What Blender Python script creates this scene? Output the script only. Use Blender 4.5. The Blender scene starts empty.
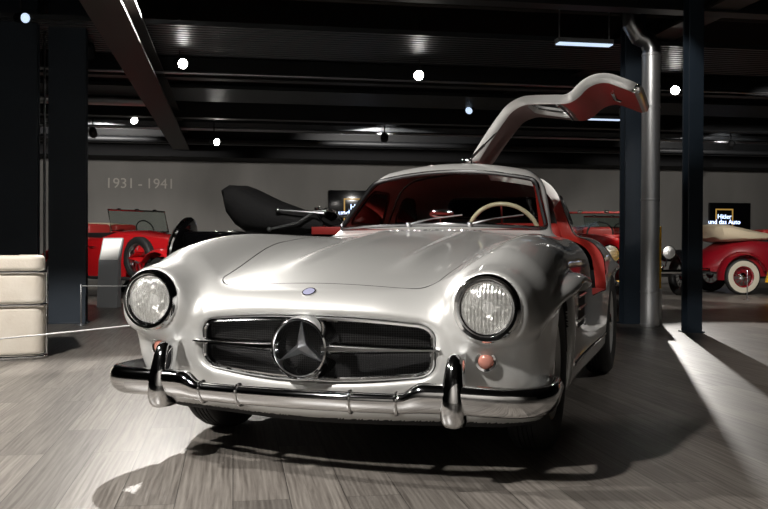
import bpy, bmesh, math, random
import numpy as np
from mathutils import Matrix, Vector, Euler

random.seed(7)
SC = bpy.context.scene
COL = SC.collection
R = math.radians

# ------------------------------------------------------------------ camera, world, exposure, lights
FPX = 900.0
CAM_H = 0.834
cam_d = bpy.data.cameras.new('camera')
cam = bpy.data.objects.new('camera', cam_d)
COL.objects.link(cam)
cam_d.sensor_width = 36.0
cam_d.lens = 36.0 * FPX / 768.0
cam_d.clip_start = 0.05
cam_d.clip_end = 200
cam.rotation_mode = 'XYZ'
cam.matrix_world = Matrix.Translation((0, 0, CAM_H)) @ Euler((R(90 - 0.55), 0, 0)).to_matrix().to_4x4() @ Matrix.Rotation(R(0.2), 4, 'Z')
SC.camera = cam
SC.view_settings.view_transform = 'Standard'
SC.view_settings.look = 'None'
SC.view_settings.gamma = 1.0
SC.view_settings.use_curve_mapping = False
SC.view_settings.exposure = 0.28

world = bpy.data.worlds.new('world')
SC.world = world
world.use_nodes = True
world.node_tree.nodes['Background'].inputs['Color'].default_value = (0.5, 0.55, 0.65, 1)
world.node_tree.nodes['Background'].inputs['Strength'].default_value = 0.02

def spot_light(name, loc, target, watts, angle, radius=0.06, color=(1.0, 0.955, 0.90), blend=0.35):
    d = bpy.data.lights.new(name, 'SPOT')
    d.energy = watts; d.spot_size = R(angle); d.spot_blend = blend
    d.shadow_soft_size = radius; d.color = color
    o = bpy.data.objects.new(name, d); COL.objects.link(o)
    o.location = loc
    v = Vector(target) - Vector(loc)
    o.rotation_euler = v.to_track_quat('-Z', 'Y').to_euler()
    return o

# name, position, target, watts, cone, radius    (all hang under the hall's ceiling)
LIGHTS = [
    ('front_spot',     (-2.3, 0.6, 3.35), (-0.5, 3.7, 0.3), 860, 54, 0.12),
    ('rear_left_spot', (-2.2, 9.0, 3.35), (-1.3, 3.6, 0.2), 1050, 56, 0.05),
    ('left_spot',      (-4.2, 3.2, 3.35), (-1.4, 4.0, 0.4), 700, 58, 0.10),
    ('right_spot',     (3.9, 5.2, 3.35), (1.8, 6.2, 0.2), 100, 60, 0.06),
    ('cabin_spot',     (0.9, 2.6, 3.35), (0.6, 5.4, 1.0), 22, 40, 0.06),
    ('added_wall_fill',  (-2.0, -4.0, 3.3), (-2.2, -7.5, 1.6), 420, 120, 0.1),  # added unseen lamp: lights the front wall for chrome reflections and fill
    ('added_wall_fill',  (3.0, -4.0, 3.3), (3.2, -7.0, 1.6), 130, 120, 0.1),  # second added fill on the front wall, weaker
    ('added_chair_fill',     (-2.6, 4.0, 3.3), (-2.9, 6.8, 0.4), 800, 40, 0.08),  # extra lamp added only to brighten the armchair
    ('aisle_spot',     (3.82, 13.2, 2.95), (3.8, 6.7, 0.0), 900, 39, 0.03),
    ('added_pipe_fill',      (2.0, 7.4, 3.3), (2.8, 9.5, 2.0), 60, 42, 0.05),  # added to lift the dim duct pipe
    ('wall_spot',      (-5.0, 15.5, 2.72), (-5.6, 19.0, 1.6), 170, 100, 0.08),
    ('wall_spot',      (0.0, 16.0, 2.72), (0.0, 20.5, 1.6), 170, 100, 0.08),
    ('wall_spot',      (6.5, 17.0, 2.72), (6.8, 21.0, 1.6), 70, 100, 0.08),
    ('red_car_spot',   (-3.4, 10.4, 3.0), (-4.1, 14.2, 0.7), 450, 50, 0.06),
    ('black_car_spot', (-1.2, 7.8, 3.2), (-1.6, 11.3, 1.1), 190, 55, 0.06),
    ('right_car_spot', (5.2, 11.0, 3.0), (6.6, 15.8, 0.7), 450, 60, 0.06),
    ('far_car_spot',   (3.5, 10.4, 3.0), (3.8, 13.8, 0.7), 260, 60, 0.06),
]
for nm, p, t, w, a, r in LIGHTS:
    spot_light(nm, p, t, w, a, r)

# ------------------------------------------------------------------ materials
def principled(name, color, rough=0.5, metal=0.0, **kw):
    m = bpy.data.materials.new(name); m.use_nodes = True
    b = m.node_tree.nodes['Principled BSDF']
    b.inputs['Base Color'].default_value = (*color, 1)
    b.inputs['Roughness'].default_value = rough
    b.inputs['Metallic'].default_value = metal
    for k, v in kw.items():
        key = {'coat': 'Coat Weight', 'coat_rough': 'Coat Roughness', 'trans': 'Transmission Weight', 'ior': 'IOR',
               'emit': 'Emission Strength', 'emit_color': 'Emission Color', 'alpha': 'Alpha', 'spec': 'Specular IOR Level',
               'sheen': 'Sheen Weight'}[k]
        b.inputs[key].default_value = (*v, 1) if k == 'emit_color' else v
    return m

def nodes(m): return m.node_tree.nodes, m.node_tree.links, m.node_tree.nodes['Principled BSDF']

def noise_bump(m, scale, strength, detail=4, dist=0.01):
    n, l, b = nodes(m)
    tc = n.new('ShaderNodeTexCoord'); nz = n.new('ShaderNodeTexNoise'); bp = n.new('ShaderNodeBump')
    nz.inputs['Scale'].default_value = scale; nz.inputs['Detail'].default_value = detail
    bp.inputs['Strength'].default_value = strength; bp.inputs['Distance'].default_value = dist
    l.new(tc.outputs['Object'], nz.inputs['Vector']); l.new(nz.outputs['Fac'], bp.inputs['Height'])
    l.new(bp.outputs['Normal'], b.inputs['Normal'])
    return m

def mottled(m, c0, c1, scale, detail=5, stretch=(1, 1, 1)):
    n, l, b = nodes(m)
    tc = n.new('ShaderNodeTexCoord'); mp = n.new('ShaderNodeMapping'); nz = n.new('ShaderNodeTexNoise'); cr = n.new('ShaderNodeValToRGB')
    mp.inputs['Scale'].default_value = stretch
    nz.inputs['Scale'].default_value = scale; nz.inputs['Detail'].default_value = detail
    cr.color_ramp.elements[0].position = 0.3; cr.color_ramp.elements[1].position = 0.72
    cr.color_ramp.elements[0].color = (*c0, 1); cr.color_ramp.elements[1].color = (*c1, 1)
    l.new(tc.outputs['Object'], mp.inputs['Vector']); l.new(mp.outputs['Vector'], nz.inputs['Vector'])
    l.new(nz.outputs['Fac'], cr.inputs['Fac']); l.new(cr.outputs['Color'], b.inputs['Base Color'])
    return m

M = {}
M['silver'] = principled('silver_paint', (0.60, 0.60, 0.585), 0.42, 0.45, coat=1.0, coat_rough=0.05)
M['chrome'] = principled('chrome', (0.86, 0.87, 0.88), 0.06, 1.0)
M['steel'] = principled('brushed_steel', (0.55, 0.56, 0.58), 0.28, 1.0)
M['duct'] = principled('galvanised_duct', (0.66, 0.67, 0.68), 0.42, 0.85)
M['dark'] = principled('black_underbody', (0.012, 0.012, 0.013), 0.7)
M['seam'] = principled('seam_rubber', (0.01, 0.01, 0.01), 0.8)
M['tyre'] = noise_bump(principled('tyre_rubber', (0.018, 0.018, 0.018), 0.62), 60, 0.2)
M['whitewall'] = principled('whitewall_rubber', (0.62, 0.58, 0.47), 0.6)
M['rim'] = principled('painted_rim', (0.55, 0.55, 0.54), 0.35, 0.6, coat=0.6)
def pane(name, tint, gloss=0.06):
    m = bpy.data.materials.new(name); m.use_nodes = True
    n, l = m.node_tree.nodes, m.node_tree.links
    n.remove(n['Principled BSDF']); out = n['Material Output']
    tr = n.new('ShaderNodeBsdfTransparent'); tr.inputs['Color'].default_value = (*tint, 1)
    gl = n.new('ShaderNodeBsdfGlossy'); gl.inputs['Roughness'].default_value = 0.01
    fr = n.new('ShaderNodeFresnel'); fr.inputs['IOR'].default_value = 1.35
    mx = n.new('ShaderNodeMixShader'); l.new(fr.outputs[0], mx.inputs[0]); l.new(tr.outputs[0], mx.inputs[1]); l.new(gl.outputs[0], mx.inputs[2])
    l.new(mx.outputs[0], out.inputs['Surface']); return m
M['glass'] = pane('window_glass', (0.82, 0.86, 0.84))
M['darkened'] = pane('shade_darkened_glass', (0.10, 0.10, 0.10))  # rear glass: dark colour stands in for reflections and a shaded cabin
M['lens'] = principled('lamp_lens', (1, 1, 1), 0.03, 0.0, trans=1.0, ior=1.3)
M['amber'] = principled('indicator_lens', (0.62, 0.27, 0.21), 0.12, 0.0, trans=0.3, ior=1.4)
M['reflector'] = principled('lamp_reflector', (0.95, 0.95, 0.93), 0.34, 1.0)
def faceted(m):
    n, l, b = nodes(m)
    tc = n.new('ShaderNodeTexCoord'); vo = n.new('ShaderNodeTexVoronoi'); bp = n.new('ShaderNodeBump')
    vo.inputs['Scale'].default_value = 45; bp.inputs['Strength'].default_value = 0.8; bp.inputs['Distance'].default_value = 0.006
    l.new(tc.outputs['Object'], vo.inputs['Vector']); l.new(vo.outputs['Distance'], bp.inputs['Height']); l.new(bp.outputs['Normal'], b.inputs['Normal'])
faceted(M['reflector'])
M['redleather'] = noise_bump(principled('red_leather', (0.42, 0.035, 0.03), 0.45), 90, 0.12)
M['headliner'] = noise_bump(principled('taupe_headliner', (0.20, 0.15, 0.14), 0.8), 120, 0.15)
M['redtrim'] = principled('red_painted_trim', (0.36, 0.022, 0.016), 0.35, 0.0, coat=0.4)
M['ivory'] = principled('ivory_plastic', (0.66, 0.58, 0.40), 0.3, 0, coat=0.4)
M['black'] = principled('black_plastic', (0.015, 0.015, 0.016), 0.4)
M['navy'] = mottled(principled('navy_painted_steel', (0.012, 0.022, 0.034), 0.5), (0.016, 0.026, 0.040), (0.024, 0.038, 0.056), 1.5)
M['beam'] = principled('black_painted_steel', (0.016, 0.017, 0.019), 0.55)
M['deck'] = principled('dark_metal_deck', (0.05, 0.055, 0.06), 0.4, 0.5)
M['ceil'] = principled('black_ceiling', (0.008, 0.008, 0.009), 0.9)
M['brownbeam'] = principled('brown_painted_steel', (0.06, 0.052, 0.047), 0.6)
M['cream'] = noise_bump(mottled(principled('cream_leather', (0.62, 0.57, 0.49), 0.5), (0.60, 0.54, 0.46), (0.68, 0.63, 0.55), 5), 45, 0.25)
M['redcar'] = principled('red_car_paint', (0.55, 0.010, 0.014), 0.3, 0.0, coat=1.0, coat_rough=0.05)
M['darkredcar'] = principled('maroon_car_paint', (0.26, 0.006, 0.014), 0.3, 0.0, coat=1.0, coat_rough=0.05)
M['blackcar'] = principled('black_car_paint', (0.006, 0.006, 0.007), 0.2, 0.0, coat=1.0, coat_rough=0.04)
M['canvas'] = noise_bump(principled('cream_canvas', (0.66, 0.56, 0.40), 0.85), 30, 0.5)
M['blackcanvas'] = noise_bump(principled('black_canvas', (0.010, 0.010, 0.011), 0.85), 30, 0.4)
M['greysign'] = principled('grey_powder_coat', (0.28, 0.29, 0.30), 0.5)
M['paper'] = principled('white_panel', (0.75, 0.75, 0.73), 0.6)
M['yellow'] = principled('yellow_paint', (0.85, 0.48, 0.02), 0.4)
M['rope'] = principled('white_cord', (0.80, 0.80, 0.80), 0.6)
M['letters'] = principled('pale_wall_lettering', (0.42, 0.39, 0.35), 0.6)
M['screen'] = principled('screen_black', (0.004, 0.004, 0.005), 0.15)
M['screentext'] = principled('screen_text_glow', (0.2, 0.3, 0.6), 0.5, emit=2.6, emit_color=(0.55, 0.68, 1.0))
M['screengold'] = principled('screen_frame_glow', (0.2, 0.1, 0.02), 0.5, emit=0.45, emit_color=(0.60, 0.36, 0.09))
M['lamp'] = principled('lit_lamp_face', (1, 1, 1), 0.5, emit=40.0, emit_color=(1.0, 0.96, 0.88))
M['batten'] = principled('batten_diffuser', (0.8, 0.9, 1), 0.5, emit=0.9, emit_color=(0.62, 0.78, 1.0))
M['badge'] = principled('blue_enamel', (0.42, 0.43, 0.62), 0.3, 0.3)

def wood_floor():
    m = principled('grey_wood_planks', (0.2, 0.18, 0.16), 0.36)
    n, l, b = nodes(m)
    tc = n.new('ShaderNodeTexCoord')
    mp = n.new('ShaderNodeMapping'); mp.inputs['Rotation'].default_value = (0, 0, R(90))
    l.new(tc.outputs['Object'], mp.inputs['Vector'])
    br = n.new('ShaderNodeTexBrick')
    br.offset = 0.37; br.inputs['Scale'].default_value = 1.0
    br.inputs['Brick Width'].default_value = 1.25; br.inputs['Row Height'].default_value = 0.185
    br.inputs['Mortar Size'].default_value = 0.0016; br.inputs['Mortar Smooth'].default_value = 0.1
    br.inputs['Color1'].default_value = (0.0, 0.0, 0.0, 1); br.inputs['Color2'].default_value = (1, 1, 1, 1)
    br.inputs['Mortar'].default_value = (0.5, 0.5, 0.5, 1)
    l.new(mp.outputs['Vector'], br.inputs['Vector'])
    # per plank offset of the grain
    sep = n.new('ShaderNodeSeparateXYZ'); l.new(mp.outputs['Vector'], sep.inputs[0])
    mul = n.new('ShaderNodeVectorMath'); mul.operation = 'SCALE'; mul.inputs['Scale'].default_value = 7.3
    l.new(br.outputs['Color'], mul.inputs[0])
    add = n.new('ShaderNodeVectorMath'); add.operation = 'ADD'
    l.new(mp.outputs['Vector'], add.inputs[0]); l.new(mul.outputs[0], add.inputs[1])
    m2 = n.new('ShaderNodeMapping'); m2.inputs['Scale'].default_value = (0.9, 24.0, 1.0)
    l.new(add.outputs[0], m2.inputs['Vector'])
    nz = n.new('ShaderNodeTexNoise'); nz.inputs['Scale'].default_value = 2.4; nz.inputs['Detail'].default_value = 8; nz.inputs['Roughness'].default_value = 0.58
    nz.inputs['Distortion'].default_value = 0.6
    l.new(m2.outputs['Vector'], nz.inputs['Vector'])
    m3 = n.new('ShaderNodeMapping'); m3.inputs['Scale'].default_value = (0.35, 3.4, 1.0)
    l.new(add.outputs[0], m3.inputs['Vector'])
    wv = n.new('ShaderNodeTexWave'); wv.wave_type = 'RINGS'; wv.inputs['Scale'].default_value = 5.0; wv.inputs['Distortion'].default_value = 6.0
    wv.inputs['Detail'].default_value = 3.0; wv.inputs['Detail Scale'].default_value = 1.6
    l.new(m3.outputs['Vector'], wv.inputs['Vector'])
    mixf = n.new('ShaderNodeMix'); mixf.data_type = 'FLOAT'; mixf.inputs[0].default_value = 0.13
    l.new(nz.outputs['Fac'], mixf.inputs[2]); l.new(wv.outputs['Fac'], mixf.inputs[3])
    cr = n.new('ShaderNodeValToRGB')
    e = cr.color_ramp.elements
    e[0].position = 0.30; e[0].color = (0.085, 0.075, 0.066, 1)
    e[1].position = 0.68; e[1].color = (0.215, 0.198, 0.178, 1)
    x = e.new(0.48); x.color = (0.145, 0.131, 0.117, 1)
    l.new(mixf.outputs[0], cr.inputs['Fac'])
    # plank tone variation
    hs = n.new('ShaderNodeHueSaturation'); mr = n.new('ShaderNodeMapRange')
    mr.inputs['To Min'].default_value = 0.72; mr.inputs['To Max'].default_value = 1.2
    l.new(br.outputs['Color'], mr.inputs['Value']); l.new(mr.outputs['Result'], hs.inputs['Value']); l.new(cr.outputs['Color'], hs.inputs['Color'])
    mx = n.new('ShaderNodeMix'); mx.data_type = 'RGBA'
    l.new(br.outputs['Fac'], mx.inputs[0]); l.new(hs.outputs['Color'], mx.inputs[6]); mx.inputs[7].default_value = (0.03, 0.027, 0.024, 1)
    l.new(mx.outputs[2], b.inputs['Base Color'])
    rr = n.new('ShaderNodeMapRange'); rr.inputs['To Min'].default_value = 0.46; rr.inputs['To Max'].default_value = 0.30
    l.new(nz.outputs['Fac'], rr.inputs['Value']); l.new(rr.outputs['Result'], b.inputs['Roughness'])
    bp = n.new('ShaderNodeBump'); bp.inputs['Strength'].default_value = 0.08; bp.inputs['Distance'].default_value = 0.002
    l.new(mixf.outputs[0], bp.inputs['Height']); l.new(bp.outputs['Normal'], b.inputs['Normal'])
    return m
M['floor'] = wood_floor()
M['concrete'] = mottled(noise_bump(principled('grey_concrete', (0.2, 0.195, 0.185), 0.8), 8, 0.15), (0.165, 0.160, 0.150), (0.225, 0.217, 0.203), 1.1, 6, (1, 1, 0.35))
M['palewall'] = principled('pale_wall', (0.62, 0.60, 0.57), 0.8)
M['darkwall'] = principled('dark_wall', (0.05, 0.05, 0.052), 0.8)

# ------------------------------------------------------------------ helpers
def link_mesh(name, verts, faces, mats, parent=None, fmat=None, smooth=True, sharp=40, normals=None):
    me = bpy.data.meshes.new(name)
    me.from_pydata([tuple(map(float, v)) for v in verts] if not isinstance(verts, np.ndarray) else verts.tolist(), [], faces if not isinstance(faces, np.ndarray) else faces.tolist())
    for m in (mats if isinstance(mats, (list, tuple)) else [mats]): me.materials.append(m)
    if fmat is not None: me.polygons.foreach_set('material_index', np.asarray(fmat, dtype=np.int32))
    me.polygons.foreach_set('use_smooth', [smooth] * len(me.polygons))
    me.validate(); me.update()
    if normals is not None and len(me.vertices) == len(normals):
        me.normals_split_custom_set_from_vertices(normals.tolist())
    elif smooth and sharp: me.set_sharp_from_angle(angle=R(sharp))
    o = bpy.data.objects.new(name, me); COL.objects.link(o)
    if parent is not None: o.parent = parent
    return o

def tag(o, label=None, cat=None, group=None, kind=None):
    if label: o['label'] = label
    if cat: o['category'] = cat
    if group: o['group'] = group
    if kind: o['kind'] = kind
    return o

def empty(name, loc, rz=0, label=None, cat=None, group=None):
    o = bpy.data.objects.new(name, None); COL.objects.link(o)
    o.location = loc; o.rotation_euler = (0, 0, rz); o.empty_display_size = 0.2
    return tag(o, label, cat, group)

def copy_tree(o, parent=None):
    c = o.copy(); COL.objects.link(c)
    if parent is not None: c.parent = parent
    for ch in list(o.children): copy_tree(ch, c)
    return c

class MB:
    def __init__(s): s.v = []; s.f = []; s.m = []
    def add(s, vs, fs, mi=0):
        b = len(s.v); s.v += [tuple(v) for v in vs]; s.f += [tuple(b + i for i in f) for f in fs]; s.m += [mi] * len(fs); return s
    def box(s, lo, hi, mat=None, bevel=0.0, mi=0, seg=2):
        bm = bmesh.new(); bmesh.ops.create_cube(bm, size=1.0)
        for v in bm.verts:
            v.co = Vector([lo[k] + (v.co[k] + .5) * (hi[k] - lo[k]) for k in range(3)])
        if bevel > 0: bmesh.ops.bevel(bm, geom=list(bm.edges), offset=bevel, segments=seg, affect='EDGES', profile=0.5)
        if mat is not None: bm.transform(mat)
        bm.verts.index_update()
        s.add([v.co[:] for v in bm.verts], [[v.index for v in f.verts] for f in bm.faces], mi); bm.free(); return s
    def tube(s, path, r, seg=10, closed=False, caps=True, mi=0, flat=None):
        """r: number or list; flat=(a,b,upvec): elliptical section scale"""
        P = [Vector(p) for p in path]; n = len(P)
        rs = r if isinstance(r, (list, tuple)) else [r] * n
        T = []
        for i in range(n):
            a = P[(i - 1) % n] if (closed or i > 0) else P[i]; b = P[(i + 1) % n] if (closed or i < n - 1) else P[i]
            t = (b - a); T.append(t.normalized() if t.length > 1e-9 else Vector((0, 0, 1)))
        up = Vector(flat[2]) if flat else (Vector((0, 0, 1)) if abs(T[0].z) < .9 else Vector((1, 0, 0)))
        u = (up - T[0] * up.dot(T[0])).normalized()
        vs = []
        for i in range(n):
            if flat: u = up
            u = (u - T[i] * u.dot(T[i]));
            u = u.normalized() if u.length > 1e-6 else T[i].orthogonal().normalized()
            w = T[i].cross(u)
            for k in range(seg):
                a = 2 * math.pi * k / seg
                sa, sb = (flat[0], flat[1]) if flat else (1, 1)
                vs.append(P[i] + u * (math.cos(a) * rs[i] * sa) + w * (math.sin(a) * rs[i] * sb))
        fs = []
        for i in range(n if closed else n - 1):
            j = (i + 1) % n
            for k in range(seg):
                q = (k + 1) % seg
                fs.append((i * seg + k, i * seg + q, j * seg + q, j * seg + k))
        if not closed and caps:
            fs.append(tuple(range(seg))[::-1]); fs.append(tuple((n - 1) * seg + k for k in range(seg)))
        return s.add(vs, fs, mi)
    def lathe(s, prof, mat=None, seg=32, mi=0, closed=False):
        """prof: (radius, height) about local z; mat: Matrix"""
        n = len(prof); vs = []; mat = mat or Matrix()
        for r, h in prof:
            for k in range(seg):
                a = 2 * math.pi * k / seg
                vs.append(mat @ Vector((r * math.cos(a), r * math.sin(a), h)))
        fs = []
        for i in range(n if closed else n - 1):
            j = (i + 1) % n
            for k in range(seg):
                q = (k + 1) % seg
                fs.append((i * seg + k, i * seg + q, j * seg + q, j * seg + k))
        return s.add(vs, fs, mi)
    def ball(s, c, rad, seg=20, rings=12, mat=None, mi=0):
        mat = mat or Matrix(); vs = []; fs = []
        rad = rad if isinstance(rad, (tuple, list)) else (rad,) * 3
        for i in range(rings + 1):
            th = math.pi * i / rings
            for k in range(seg):
                a = 2 * math.pi * k / seg
                p = Vector((rad[0] * math.sin(th) * math.cos(a), rad[1] * math.sin(th) * math.sin(a), rad[2] * math.cos(th)))
                vs.append(Vector(c) + (mat @ p))
        for i in range(rings):
            for k in range(seg):
                q = (k + 1) % seg
                fs.append((i * seg + k, (i + 1) * seg + k, (i + 1) * seg + q, i * seg + q))
        return s.add(vs, fs, mi)
    def prism(s, poly, axis, a, b, mi=0):
        """poly of 2D points in the two other axes (cyclic order), extruded along axis from a to b"""
        def mk(p, h):
            return {0: (h, p[0], p[1]), 1: (p[0], h, p[1]), 2: (p[0], p[1], h)}[axis]
        n = len(poly); vs = [mk(p, a) for p in poly] + [mk(p, b) for p in poly]
        fs = [tuple(range(n)), tuple(range(n, 2 * n))[::-1]] + [(i, n + i, n + (i + 1) % n, (i + 1) % n) for i in range(n)]
        return s.add(vs, fs, mi)
    def loft(s, rows, closed_u=False, caps=False, mi=0):
        n = len(rows[0]); vs = [p for r in rows for p in r]; fs = []
        for i in range(len(rows) - 1):
            for k in range(n if closed_u else n - 1):
                q = (k + 1) % n
                fs.append((i * n + k, i * n + q, (i + 1) * n + q, (i + 1) * n + k))
        if caps: fs.append(tuple(range(n))[::-1]); fs.append(tuple((len(rows) - 1) * n + k for k in range(n)))
        return s.add(vs, fs, mi)
    def build(s, name, mats, parent=None, smooth=True, sharp=40, weld=False):
        bm = bmesh.new()
        V = [bm.verts.new(v) for v in s.v]
        for f, mi in zip(s.f, s.m):
            try:
                q = bm.faces.new([V[i] for i in f]); q.material_index = mi; q.smooth = smooth
            except ValueError: pass
        bmesh.ops.remove_doubles(bm, verts=bm.verts, dist=1e-5)
        bmesh.ops.recalc_face_normals(bm, faces=bm.faces)
        me = bpy.data.meshes.new(name); bm.to_mesh(me); bm.free()
        for m in (mats if isinstance(mats, (list, tuple)) else [mats]): me.materials.append(m)
        if smooth and sharp: me.set_sharp_from_angle(angle=R(sharp))
        o = bpy.data.objects.new(name, me); COL.objects.link(o)
        if parent is not None: o.parent = parent
        return o

def text_mesh(name, body, size, mat, parent=None, depth=0.004, align='CENTER', spacing=1.0):
    cu = bpy.data.curves.new(name, 'FONT'); cu.body = body; cu.size = size; cu.align_x = align; cu.align_y = 'CENTER'
    cu.extrude = depth; cu.resolution_u = 3; cu.space_line = 0.8; cu.space_character = spacing
    tmp = bpy.data.objects.new(name + '_tmp', cu); COL.objects.link(tmp)
    dg = bpy.context.evaluated_depsgraph_get()
    me = bpy.data.meshes.new_from_object(tmp.evaluated_get(dg)); bpy.data.objects.remove(tmp)
    me.materials.clear(); me.materials.append(mat)
    o = bpy.data.objects.new(name, me); COL.objects.link(o)
    if parent is not None: o.parent = parent
    return o

def arc(cx, cz, r, a0, a1, n):
    return [(cx + r * math.cos(a0 + (a1 - a0) * i / n), cz + r * math.sin(a0 + (a1 - a0) * i / n)) for i in range(n + 1)]
# ------------------------------------------------------------------ the silver coupe: body as one smooth surface
def spline(xs, ys):
    """natural cubic spline, clamped ends outside"""
    xs = np.array(xs, float); ys = np.array(ys, float); n = len(xs)
    h = np.diff(xs); A = np.eye(n); b = np.zeros(n)
    for i in range(1, n - 1):
        A[i, i - 1] = h[i - 1]; A[i, i] = 2 * (h[i - 1] + h[i]); A[i, i + 1] = h[i]
        b[i] = 6 * ((ys[i + 1] - ys[i]) / h[i] - (ys[i] - ys[i - 1]) / h[i - 1])
    m = np.linalg.solve(A, b)
    def f(x):
        x = np.clip(x, xs[0], xs[-1]); i = np.clip(np.searchsorted(xs, x) - 1, 0, n - 2)
        d = x - xs[i]; e = xs[i + 1] - x; hh = h[i]
        return (m[i] * e ** 3 + m[i + 1] * d ** 3) / (6 * hh) + (ys[i] / hh - m[i] * hh / 6) * e + (ys[i + 1] / hh - m[i + 1] * hh / 6) * d
    return f

def rmax(a, b, r):
    return np.minimum(np.maximum(a, b), -r) + np.sqrt(np.maximum(a + r, 0) ** 2 + np.maximum(b + r, 0) ** 2)
def smin(a, b, k):
    h = np.maximum(k - np.abs(a - b), 0) / k
    return np.minimum(a, b) - h * h * k * 0.25
def smax(a, b, k): return -smin(-a, -b, k)
def sstep(a, b, x):
    t = np.clip((x - a) / (b - a), 0, 1); return t * t * (3 - 2 * t)

HOOD = spline([-.95, -.76, -.6, -.3, 0, .3, .6, 1.0, 1.4, 2.2, 2.8, 3.3, 3.7], [.610, .655, .694, .756, .806, .848, .883, .925, .93, .93, .86, .72, .56])
FEND = spline([-.95, -.7, -.55, -.4, -.2, 0, .3, .7, 1.1, 1.9, 2.4, 2.8, 3.2, 3.7], [.70, .752, .795, .832, .866, .884, .892, .888, .885, .890, .895, .85, .76, .60])
WID = spline([-.8, -.5, -.2, .2, .6, 1.0, 1.5, 2.0, 2.5, 3.0, 3.6], [.815, .83, .843, .838, .825, .82, .822, .822, .815, .78, .65])
ARCH_F, ARCH_R = (0.0, .335), (2.40, .335)

def top_z(x, y):
    ax = np.abs(x)
    h = HOOD(y) - .05 * (ax / .6) ** 2
    bump = np.where(ax < .68, np.exp(-((ax - .68) / .185) ** 2), 1.0)
    t = h + (FEND(y) - h) * bump
    t = t + .017 * np.exp(-((ax - .235) / .05) ** 2) * sstep(-.45, -.05, y) * (1 - sstep(.75, 1.0, y))
    return t
def front_y(x, z):
    ax = np.abs(x)
    lean = .30 * np.maximum(z - .56, 0) ** 1.5 + .8 * np.maximum(.46 - z, 0) ** 1.7
    return -.765 + .55 * ax ** 2 / (1 + 2.2 * ax ** 2) + lean
def side_x(y, z):
    return WID(y) - .14 * np.maximum(.58 - z, 0) ** 1.8 - .10 * np.maximum(z - .62, 0)
def roof_z(x, y):
    return 1.325 - .27 * x ** 2 - .16 * np.maximum(1.62 - y, 0) ** 2 - .17 * np.maximum(y - 1.62, 0) ** 2
def screen_y(x, z):
    return .945 + .34 * x ** 2 + (z - .93) * 1.16
def gh_side(y, z):
    return .634 - .07 * ((y - 1.6) / .9) ** 2 - (z - .90) * .38
def grille_sd(x, z):
    s = 1 + .34 * (np.abs(x) / .465) ** 2.4
    zz = np.abs((z - .462) * s); hx, hz, r = .466, .118, .058
    qx = np.abs(x) - (hx - r); qz = zz - (hz - r)
    return np.sqrt(np.maximum(qx, 0) ** 2 + np.maximum(qz, 0) ** 2) + np.minimum(np.maximum(qx, qz), 0) - r

def eyebrow(x, y, z, yc, zc):
    ax = np.abs(x)
    t = (y - yc) / .43
    zc2 = zc - .06 * np.maximum(-t, 0) ** 2.0 - .03 * np.maximum(t, 0) ** 2
    xc = .835 + .01 * t
    d = np.sqrt(((ax - xc) / .085) ** 2 + t ** 2 + ((z - zc2) / .045) ** 2 + 1e-9)
    return (d - 1) * .05

def body_solid(x, y, z):
    a = z - top_z(x, y)
    b = np.abs(x) - side_x(y, z)
    c = (front_y(x, z) - y)
    ab = rmax(a, b, .16)
    rf = .085 + .095 * sstep(.25, .62, np.abs(x))
    f = rmax(ab, c, rf)
    rear = y - (3.66 - .30 * x ** 2 - .5 * (z - .55) ** 2)
    f = rmax(f, rear, .22)
    f = rmax(f, .175 - z, .06)
    ht = 1.0
    g = rmax(z - roof_z(x, y), np.abs(x) - gh_side(y, z), .09)
    g = rmax(g, screen_y(x, z) - y, .05)
    g = rmax(g, (y - (2.95 - (z - .90) * 1.15 - .35 * x ** 2)) * .7, .16)
    g = rmax(g, .80 - z, .02)
    f = smin(f, g, .05)
    f = smin(f, eyebrow(x, y, z, .02, .684), .016)
    f = smin(f, eyebrow(x * 1.09, y, z, 2.50, .70), .03)
    ax = np.abs(x)
    rad = np.sqrt((ax - .664) ** 2 + (z - .622) ** 2 + 1e-9)
    pod = rmax(rad - .123, -.698 - y, .014)
    zl = np.clip(z, .40, .60)
    low = np.sqrt((ax - .675) ** 2 + (z - zl) ** 2 + 1e-9) - .125
    low = rmax(low, -.672 + .35 * np.maximum(.60 - z, 0) - y, .07)
    f = smin(f, np.maximum(low, y + .36), .09)
    pod = np.maximum(pod, y + .12)
    f = smin(f, pod, .105)
    return np.maximum(f, -rmax(rad - .113, y + .62, .005))
def well_sd(x, y, z):
    ax = np.abs(x)
    w1 = np.sqrt((y - ARCH_F[0]) ** 2 + (z - ARCH_F[1]) ** 2) - .348
    w2 = np.sqrt((y - ARCH_R[0]) ** 2 + (z - ARCH_R[1]) ** 2) - .345
    return np.maximum(np.minimum(w1, w2), .50 - ax)
def cavity_sd(x, y, z):
    return np.maximum(grille_sd(x, z), y + .60 + 0 * x)
def body_f(x, y, z):
    f = body_solid(x, y, z)
    f = smax(f, -well_sd(x, y, z), .022)
    f = smax(f, -cavity_sd(x, y, z), .045)
    return f

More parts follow.
